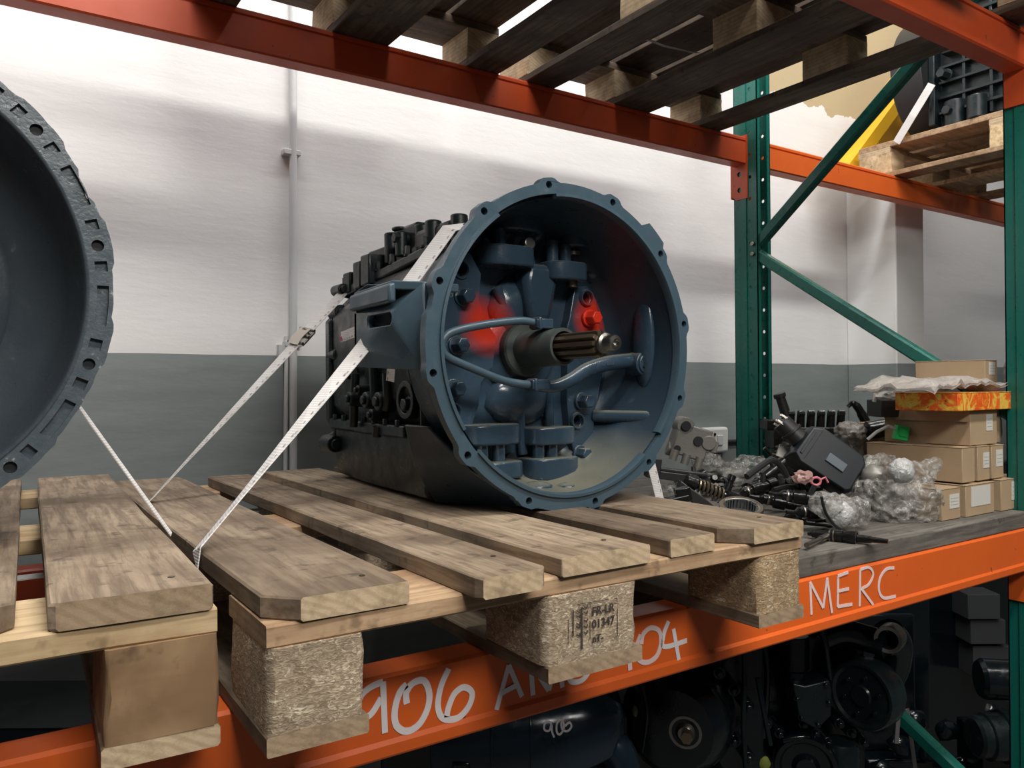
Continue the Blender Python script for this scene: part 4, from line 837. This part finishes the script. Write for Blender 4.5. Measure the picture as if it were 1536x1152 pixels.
injector(1030,722,.66,-20,20,'dark injector behind the wedge-shaped bracket',.8)
injector(1215,768,.3,2,15,'dark injector lying directly behind the pallet corner')
for i,(pts,r_,lab) in enumerate((([(1145,788),(1180,782),(1215,786),(1250,790),(1262,800)],2.5,'thin black cable running behind the corner of the pallet'),
 ([(1120,715),(1140,700),(1158,690),(1172,700),(1180,715)],5,'thick black hose arching under the control unit neck'),
 ([(1160,735),(1185,730),(1200,740),(1210,755)],4,'black cable looping under the control unit'),
 ([(1232,745),(1240,772),(1262,795),(1300,803)],2.2,'thin black cable before the clear wrapped roll'))):
    Y=.3+.08*i if i!=3 else .22
    g=G(); s=frame(pts[0][0],pts[0][1],Y).to_scale().x; g.tube(smoothpts([at(x,y,Y) for x,y in pts]),r_*s,8); single('black_cable',g,RUB,lab,'cable')
for i,(px,py,Y,ru,rw,rv,lab) in enumerate(((1165,728,.62,46,30,16,'dark greasy casting in the middle of the parts pile'),(1120,752,.66,44,30,16,'dark greasy casting behind the needle bearing ring'),(1210,700,.7,30,26,34,'dark casting behind the black control unit'),(1185,690,.8,30,26,26,'dark casting below the manifold'),(1220,775,.38,40,24,14,'dark casting behind the pallet corner'),(1060,722,.8,40,24,12,'dark casting under the long wrapped bundle'),(1340,775,.40,56,24,12,'dark casting under the crumpled wrap heap'))):
    g=G(); M_=frame(px,py,Y); g.blob((0,0,0),(ru,rw,rv),seed=i*3.3+1,amp=.45,freq=2.2,sub=3); 
    for q in range(5): a=q*1.3+i; g.cyl((ru*.6*cos(a),-rw*.7,rv*.5*sin(a)),(ru*.6*cos(a),-rw*1.05,rv*.5*sin(a)+3),5,4,10)
    single('greasy_casting',tf(g,M_),OIL,lab,'casting',smooth=30)
M_=frame(1224,722,.36); t=root('pink_tag','pink cord tag under the black control unit','tag',M_)
g=G(); g.tube([Vector((7*cos(a*.7),0,6*sin(a*.7))) for a in range(10)],2,8); g.tube([(6,0,2),(14,0,6),(18,0,-2)],1.6,6); obj('cord_knot',tf(g,M_),PINK,t)
M_=frame(1204,715,.36); g=G(); g.blob((0,0,0),(14,8,10),seed=9,amp=.4,sub=3); obj('pink_film',tf(g,M_),mat('pinkish_film',(.5,.3,.27),.25,Alpha=.7),t)
# shafts on the deck in front
for (p0,p1,prof,lab) in (((1212,800),(1332,812),((0,4),(.1,4),(.1,8),(.3,8),(.3,11),(.45,11),(.45,9),(.55,13),(.62,13),(.62,7),(.8,6),(.8,5),(1,4)),'dark stepped steel spindle lying at the front edge of the deck'),((1210,818),(1250,800),((0,5),(.5,4),(.5,6),(1,6)),'short grey steel pin beside the pallet corner')):
    a=atz(*p0,.048); b=atz(*p1,.048); s=(a-CP).dot(FW)/F_PX; d=b-a
    t=thing('steel_spindle',lab,'spindle',(a.x,a.y,.038)); g=G(); g.lathe(a,d,[(0,0)]+[(r_*s*.85,d.length*q) for q,r_ in prof]+[(0,d.length)],18); obj('spindle_body',g,OIL if len(prof)>5 else STEEL,t,smooth=30)
    if len(prof)>5:
        for q in (.28,.33,.6): g=G(); g.lathe(a+d*q,d,[(10.5*s*.85,0),(11.6*s*.85,.001),(11.6*s*.85,.003),(10.5*s*.85,.004)],18,closed=True); obj('bright_collar',g,STEEL,t)
        g=G(); q=a+d*.42; g.cyl(q,q+Vector((-.02,.05,.0)),.007); obj('cross_stub',g,OIL,t)
# ------------------------------------------------------------ cartons
def carton(px,py,Y,w_,d,h,label,rz=0,lab=None,mt=CARD,flap=None,z=None,cat='box',name='cardboard_box'):
    p=at(px,py,Y); 
    if z is not None: p.z=z
    t=thing(name,label,cat,p,rz); M_=WM[t.name]
    def ob(n,g,m_,b=.0015,**k): return obj(n,tf(g,M_),m_,t,bev=b,**k)
    g=G(); g.box(0,w_,0,d,0,h-.0015); ob('carton_body',g,mt)
    g=G(); g.box(-.0008,w_+.0008,-.0008,d*.495,h-.0015,h); ob('lid_flap',g,mt,.0004)
    g=G(); g.box(-.0008,w_+.0008,d*.505,d+.0008,h-.0015,h); ob('lid_flap',g,mt,.0004)
    if lab:
        x0,x1,z0,z1=lab; g=G(); g.box(x0*w_,x1*w_,-.0009,-.0002,z0*h,z1*h); l=ob('paper_label',g,LABEL,0)
        if x1*w_-x0*w_<.06:
            for k in range(3):
                g=G(); zz=h*(z0+(z1-z0)*(.25+.22*k)); g.box(x0*w_+.004,x1*w_-.004,-.0012,-.0009,zz,zz+.0012); obj('print_line',tf(g,M_),mat('grey_print',(.4,.38,.35),.8) if 'grey_print' not in bpy.data.materials else bpy.data.materials['grey_print'],l,smooth=0)
    return t,M_
z0=.0385
carton(1413,788,.19,.082,.16,.072,'small carton with a small label, bottom row nearest the wrap heap',0,(.4,.92,.35,.8),z=z0)
carton(1449,786,.185,.135,.17,.074,'carton with the large blank white label, bottom row middle',0,(.18,.85,.3,.93),z=z0)
carton(1502,777,.18,.15,.18,.076,'carton in the bottom row at the right edge of the photo',0,(.35,.75,.3,.9),z=z0)
carton(1412,765,.39,.26,.20,.068,'carton at the back of the bottom row, behind the wrap heap',0,None,z=z0)
zb=.038+.0785
carton(1444,738,.195,.058,.24,.083,'long carton in the middle row, left end behind the wrap heap',0,None,z=zb)
carton(1467,736,.195,.058,.12,.083,'narrow carton with a label in the middle row',0,(.45,.95,.35,.8),z=zb)
carton(1488,733,.195,.06,.12,.082,'narrow labelled carton at the right end of the middle row',0,(.35,.9,.35,.85),z=zb)
za=zb+.0845
t,M_=carton(1456,683,.20,.13,.215,.083,'larger carton with a rounded open flap, top of the stack under the orange carton',0,(.58,.82,.4,.88),z=za)
g=G(); g.plate([(.002,.0),(.18,.0),(.188,.006),(.19,.02),(.19,.026),(.0,.026),(.0,.004)],[],lambda u,v,w:Vector((-.002-w-.003*(1-v/.026),u,.083-.026+v)),.0015); obj('rounded_flap',tf(g,M_),CARD,t,bev=.0003)
g=G(); g.plate([(0,0),(.055,-.005),(.075,.02),(.07,.05),(.05,.078),(0,.075)],[],lambda u,v,w:Vector((.131+u,.01+u*.15+w,v+.004)),.0015); obj('open_side_flap',tf(g,M_),CARD,t,bev=.0003)
carton(1338,676,.47,.07,.10,.075,'small carton with the green connector, left of the larger carton',0,None,z=None)
carton(1352,700,.44,.16,.13,.068,'flat carton behind the wrap heap under the small carton',0,None,z=z0+.072)
zo=za+.0845
t,M_=carton(1437,622,.185,.36,.15,.043,'long flat orange and yellow flame-patterned carton on the stack',0,None,mt=FLAME,z=zo)
zt_=zo+.044
carton(1478,572,.24,.085,.17,.058,'brown carton on top of the flame-patterned carton under milky film',.12,(.3,.8,.35,.9),z=zt_+.022)
g=G(); n_=26; vs=[]; fs=[]
for i in range(n_):
    for j in range(14):
        u=i/(n_-1); v=j/13; p=Vector((1.53+.48*u,.19+.20*v,zt_+.006+.02*noise.noise(Vector((u*7,v*5,1)))+.012*noise.noise(Vector((u*17,v*13,4)))+.016*sin(PI*min(1,u*1.2))))
        if j==0: p.z-=.004
        vs.append(p)
for i in range(n_-1):
    for j in range(13): a=i*14+j; fs.append((a,a+14,a+15,a+1))
nv=len(vs); vs+=[p+Vector((0,0,.004+.012*abs(noise.noise(p*30)))) for p in vs]; fs+=[tuple(nv+q for q in reversed(f)) for f in fs]
g.add(vs,fs); single('plastic_film_sheet',g,FILM,'milky crumpled plastic film lying on the flame-patterned carton','film')
g=G(); M_=frame(1532,560,.22); g.blob((0,0,0),(26,14,34),seed=12,amp=.3,sub=3); single('plastic_film_bunch',tf(g,M_),FILM,'bunched clear film at the right edge before the green upright','film')
M_=frame(1340,603,.40); t=root('black_bagged_box','flat black part with clear film on top, left of the flame-patterned carton','part',M_,z=.25)
g=G(); g.box(-27,26,-20,30,-22,4); obj('black_body',tf(g,M_),RUB,t,bev=.003)
g=G(); g.blob((0,0,8),(28,20,9),seed=5,amp=.3,sub=3); g.tube([(-28,0,0),(-24,0,20),(-20,0,26)],[4,3,1],8); obj('film_cover',tf(g,M_),FILM,t)
M_=frame(1352,649,.36,roll=12); t=root('green_connector','bright green plastic plug on a grey cable in front of the small carton','connector',M_,z=.2)
g=G(); g.box(-10,9,-6,6,-11,10); g.box(-6,6,-8,-6,-6,6); obj('plug_body',tf(g,M_),GREENC,t,bev=.002)
g=G(); g.tube([(-9,0,4),(-20,2,6),(-34,5,-6),(-44,8,-20)],2.4,8); obj('plug_cable',tf(g,M_),GREYP,t,smooth=60)
# ------------------------------------------------------------ black machine on the far pallet
def sideX(px,py,X): return side(px,py,X)
ZP=UP+.148
t=thing('ribbed_machine','black ribbed gear casing on the pale pallet, high at the right','gear casing',(3.2,.6,ZP))
X0=2.95
g=G(); g.box(X0+.02,X0+.5,-.0+.2,.93,ZP,ZP+.50); obj('casing_body',g,BLUE_D,t,bev=.008)
g=G(); g.cyl((X0+.18,.93,ZP+.27),(X0+.18,1.06,ZP+.27),.265,.26,40); g.cyl((X0+.25,1.06,ZP+.27),(X0+.25,1.09,ZP+.27),.2,.18,40); obj('round_end_bell',g,RUB,t,bev=.004)
g=G(); g.box(X0-.03,X0+.5,.905,.93,ZP+.02,ZP+.54); obj('end_flange',g,BLUE_D,t,bev=.004)
for z in (.06,.12,.18,.24,.42,.47): g=G(); g.box(X0-.01,X0+.03,.25,.9,ZP+z,ZP+z+.012); obj('horizontal_rib',g,BLUE_D,t,bev=.002)
for y in (.3,.38,.46,.54,.62,.7,.8): g=G(); g.box(X0-.005,X0+.03,y,y+.012,ZP+.02,ZP+.48); obj('vertical_rib',g,BLUE_D,t,bev=.002)
g=G(); g.box(X0-.03,X0+.03,.3,.88,ZP+.29,ZP+.37); obj('side_rail',g,mat('grey_black_paint',(.03,.035,.035),.4),t,bev=.005)
for y,z in ((.85,.06),(.85,.40),(.63,.33),(.45,.33),(.87,.21)): g=G(); g.hexb((X0-.0,y,ZP+z),(X0-.055,y,ZP+z),.02); obj('casing_bolt',g,BLUE_D,t)
g=G(); g.cyl((X0,.84,ZP),(X0-.0,.84,ZP+.1),.04); g.cyl((X0-.02,.75,ZP),(X0-.02,.75,ZP+.09),.035); obj('casing_lug',g,BLUE_D,t,bev=.004)
a=sideX(1345,214,2.885); b=sideX(1398,126,2.885)
tag(obj('ratchet_strap',G().strip([a,a+(b-a)*.5+Vector((-.01,0,-.01)),b],.035,(-1,0,.1),.002),STRAP,origin=a,smooth=0),'white strap at the rear of the black ribbed casing on the far pallet','strap')
# ------------------------------------------------------------ engines below
def ebox(t,name,M_,b,mt=ENG,bev=.006): g=G().box(*b); return obj(name,tf(g,M_),mt,t,bev=bev)
def epart(t,name,M_,g,mt=ENG,bev=.002,smooth=40): return obj(name,tf(g,M_),mt,t,bev=bev,smooth=smooth)
ZG=-1.45
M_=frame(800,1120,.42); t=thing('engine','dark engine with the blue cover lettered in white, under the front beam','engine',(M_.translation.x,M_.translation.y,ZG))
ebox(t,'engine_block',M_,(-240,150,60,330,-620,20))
g=G(); P=[(-4,62),(30,58),(52,40),(62,8),(56,-30),(20,-44),(-30,-40),(-20,40)]
g.loft([[(-150+0*x,-x*.8,z*.8+2) for x,z in P],[(-60,-x,z+6) for x,z in P],[(-8,-x,z+10) for x,z in P],[(70,-x,z+18) for x,z in P],[(112,-x*.8+5,z*.8+24) for x,z in P],[(135,-x*.4+14,z*.5+26) for x,z in P]]); CV=epart(t,'blue_cover',M_,g,ENG3,.004,50)
for x in (-62,-6): g=G(); g.loft([[(x+k,-u*1.05,z*1.05+8) for u,z in P] for k in (0,3)]); epart(t,'cover_seam',M_,g,ENG3,.001)
g=G(); g.box(-118,-92,-60,-10,-44,4); epart(t,'cover_clamp',M_,g,ENG,.004)
g=G(); g.tube(smoothpts([Vector(p) for p in ((100,0,10),(126,-6,-6),(134,-8,-40),(128,-8,-90))]),26,16); epart(t,'elbow_pipe',M_,g,ENG3,0,60)
for x in (-140,-40,30,90): g=G(); g.cyl((x,-40,-40),(x,-44,-120),16,14,14); g.hexb((x,-56,-52),(x,-66,-52),6); epart(t,'cover_stud',M_,g,ENG)
YT=None
ff=M_@Vector((36,-63,20)); 
def onpl(px,py):  # marker digits on the cover front (plane facing the viewer)
    n_=FH; d=FW+RR*((px-768)/F_PX)-UU*((py-576)/F_PX); return CP+d*((ff-CP).dot(n_)/d.dot(n_))
def z9(l): return [(540+x*.3385,960+y*.3385) for x,y in l]
for l_ in ([(848,372),(838,358),(818,368),(818,395),(838,398),(848,372),(850,400),(860,428)],[(888,350),(872,368),(872,405),(885,415),(900,395),(902,365),(888,350)],[(905,340),(892,365),(897,395),(920,400),(936,380),(928,362),(908,378)]):
    g=G(); P_=smoothpts([onpl(x,y)-FH*.002 for x,y in z9(l_)],5); g.strip(P_,.0032,-FH,.0016); obj('marker_digit',g,INK,CV,smooth=0)
M_=frame(1025,1088,.42); t=thing('engine','dark engine with a bright bare steel pulley hub, under the stamped pallet corner','engine',(M_.translation.x,M_.translation.y,ZG))
ebox(t,'engine_block',M_,(-70,140,60,330,-600,130))
g=G(); 
def lathM(o,d,pr,n=36): q=G(); q.lathe(o,d,pr,n); return q
YH=(-.35,-1,0)
epart(t,'timing_cover',M_,lathM((0,40,0),YH,[(0,62),(60,62),(72,50),(84,20),(86,-20)],40),ENG,0,45)
epart(t,'pulley_hub',M_,lathM((0,-18,0),YH,[(0,14),(10,14),(14,10),(16,4),(20,0),(20,8),(24,8),(24,-4),(32,-8),(36,-6),(37,-14)],40),STEEL,0,30)
epart(t,'hub_bolt',M_,lathM((0,-30,0),YH,[(0,16),(9,16),(9,0)],6),STEELD,0,20)
for p_ in ([(95,10,140),(92,0,60),(90,0,0),(94,0,-90)],[(-62,0,60),(-55,-4,20),(-62,0,-40)],[(40,-10,60),(58,-12,20),(52,-8,-40),(30,-6,-60)],[(112,0,70),(120,-4,20),(130,0,-30)]):
    g=G(); g.tube(smoothpts([Vector(q) for q in p_]),4,8); epart(t,'fuel_pipe',M_,g,ENG,0,60)
for i in range(7): g=G(); x=60+ (i%3)*22; z=70-i*26; g.cyl((x,60,z),(x,20,z),10,n=14); g.hexb((x,22,z),(x,12,z),6); epart(t,'cover_boss',M_,g,ENG)
om=mat('olive_green_paint',(.10,.13,.02),.5)
g=G(); g.blob((-38,-8,18),(5,3,11),seed=2,amp=.2,sub=2); obj('paint_daub',tf(g,M_),om,t)
g=G(); g.blob((-72,0,22),(5,3,9),seed=3,amp=.2,sub=2); obj('paint_daub',tf(g,M_),om,t)
g=G(); g.blob((118,-12,-52),(8,4,11),seed=5,amp=.2,sub=2); obj('paint_daub',tf(g,M_),mat('yellow_green_paint',(.20,.22,.04),.5),t)
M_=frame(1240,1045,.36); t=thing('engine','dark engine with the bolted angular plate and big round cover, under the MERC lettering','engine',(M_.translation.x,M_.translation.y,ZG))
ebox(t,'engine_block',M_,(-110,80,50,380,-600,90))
g=G(); P=[(-60,30),(-42,26),(-6,34),(-2,20),(-4,-18),(-24,-38),(-50,-24)]
g.loft([[(x,-26,z) for x,z in P],[(x,20,z) for x,z in P]]); epart(t,'angular_plate',M_,g,ENG2,.003)
for x,z in ((-12,28),(-8,2),(-24,-30),(-48,-20),(-54,8)): g=G(); g.hexb((x,-24,z),(x,-32,z),3.6); epart(t,'plate_bolt',M_,g,ENG)
epart(t,'plate_neck',M_,lathM((-45,10,90),(0,0,-1),[(0,0),(22,0),(22,50),(18,52),(20,60),(20,75)],20),ENG)
# round cover faces -X/-Y
cx_=(46,-20,10); dr=Vector((-.8,-.6,0))
epart(t,'round_cover',M_,lathM(cx_,dr,[(0,9),(14,9),(16,6),(40,6),(44,9),(48,9),(50,4),(50,-26),(44,-40)],48),ENG2,0,35)
e1=Vector((.6,-.8,0))
for a in range(6):
    a=a*PI/3+.3; p_=Vector(cx_)+(e1*cos(a)+Vector((0,0,1))*sin(a))*28+dr*6; g=G(); g.hexb(p_,p_+dr*5,3); epart(t,'cover_bolt',M_,g,ENG)
g=G(); g.tube(smoothpts([Vector(p) for p in ((0,20,80),(30,14,92),(60,6,86),(84,-14,82))]),[20]*16,18); g.tube(smoothpts([Vector(p) for p in ((96,10,90),(112,20,70),(110,30,30),(90,30,0))]),26,16); epart(t,'water_pipe',M_,g,ENG,0,60)
epart(t,'pipe_end_ring',M_,lathM((88,-16,92),(-.55,-.8,.1),[(14,-4),(14,16),(19,17),(20,14),(20,-22)],28),STEEL,0,30)
for p_ in ([(-14,-6,110),(-6,-12,84),(-2,-10,60),(2,-8,30)],[(-100,0,100),(-90,-4,40),(-96,0,-60)],[(-70,-10,-60),(-40,-14,-54),(-20,-12,-66)]):
    g=G(); g.tube(smoothpts([Vector(q) for q in p_]),5,8); epart(t,'fuel_pipe',M_,g,ENG,0,60)
epart(t,'lower_pulley',M_,lathM((-36,-10,-98),(-.3,-1,0),[(0,12),(14,12),(20,4),(34,4),(38,10),(44,10),(46,0),(46,-20)],36),ENG,0,35)
epart(t,'filter_can',M_,lathM((20,0,-80),(0,0,-1),[(0,-16),(22,-14),(26,-4),(26,90)],28),ENG2,0,35)
for i in range(9): x=-90+i*18; z=-40-(i%3)*14; g=G(); g.cyl((x,40,z),(x,-2,z),8,n=12); g.hexb((x,0,z),(x,-10,z),5); epart(t,'cover_boss',M_,g,ENG)
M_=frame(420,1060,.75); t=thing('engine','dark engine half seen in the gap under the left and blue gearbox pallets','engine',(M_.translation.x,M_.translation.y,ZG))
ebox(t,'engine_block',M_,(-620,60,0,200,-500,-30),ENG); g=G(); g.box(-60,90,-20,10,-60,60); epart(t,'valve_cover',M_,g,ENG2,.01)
# far right dark gear housing and pale cartons in the dark
M_=frame(1490,1105,.55); t=thing('gear_housing','dark round gear housing low at the right, beside the front green upright','gear housing',(M_.translation.x,M_.translation.y,ZG))
epart(t,'housing_drum',M_,lathM((-30,0,0),(1,0,0),[(0,0),(26,0),(30,4),(30,16),(34,18),(34,40),(38,42),(38,80),(0,80)],32),ENG2,0,30)
epart(t,'upper_housing',M_,lathM((-10,20,80),(1,-.2,0),[(0,0),(26,0),(30,6),(30,60),(0,60)],28),ENG,0,30)
ebox(t,'housing_stand',M_,(0,60,30,100,-500,-10))
DKC=mat('shaded_grey_carton',(.028,.030,.034),.8)  # pale cartons; the dark under the shelf is put into their colour
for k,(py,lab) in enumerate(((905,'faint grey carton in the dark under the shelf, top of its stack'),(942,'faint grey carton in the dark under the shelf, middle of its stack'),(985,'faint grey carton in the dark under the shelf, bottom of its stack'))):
    M_=frame(1466+k*6,py,1.08); g=G().box(-22-k*2,26+k*2,-14,30,-20 if k<2 else -26,17 if k==0 else 16 if k==1 else 20); single('shaded_carton',tf(g,M_),DKC,lab,'box',bev=.003)
M_=frame(1420,1080,.75); t=thing('dark_filler_mass','added dark filler mass deep under the shelf between the engines and the green upright','dark filler',(M_.translation.x,M_.translation.y,ZG))  # added dark blocks and lumps that keep the space under the shelf black
for i,(b) in enumerate(((-120,10,0,160,-500,-60),(-60,30,100,240,-60,190),(-150,-30,30,160,-60,150))): ebox(t,'filler_block',M_,b,ENG,.01)
obj('dark_filler_board',G().box(2.25,4.7,1.19,1.24,ZG,-.05),ENG,t,bev=.004)  # added board, covers the lit lower wall so the background stays black
for i in range(8): g=G(); g.blob((-100+i*24,-8,-40+((i*37)%90)-30),(18,14,16),seed=i,amp=.3,sub=2); epart(t,'filler_lump',M_,g,ENG,0)
for a_,b_,lab in (((1349,1048),(1344,1115),'grey strap hanging beside the engine, nearer the round cover'),((1360,1063),(1372,1152),'grey strap hanging beside the engine, nearer the green upright')):
    a=at(*a_,.5); b=at(*b_,.5); tag(obj('hanging_strap',G().strip([a,b],.012,(-.5,-1,0),.003),mat('dirty_grey_strap',(.16,.15,.15),.8) if 'dirty_grey_strap' not in bpy.data.materials else bpy.data.materials['dirty_grey_strap'],origin=b,smooth=0),lab,'strap')
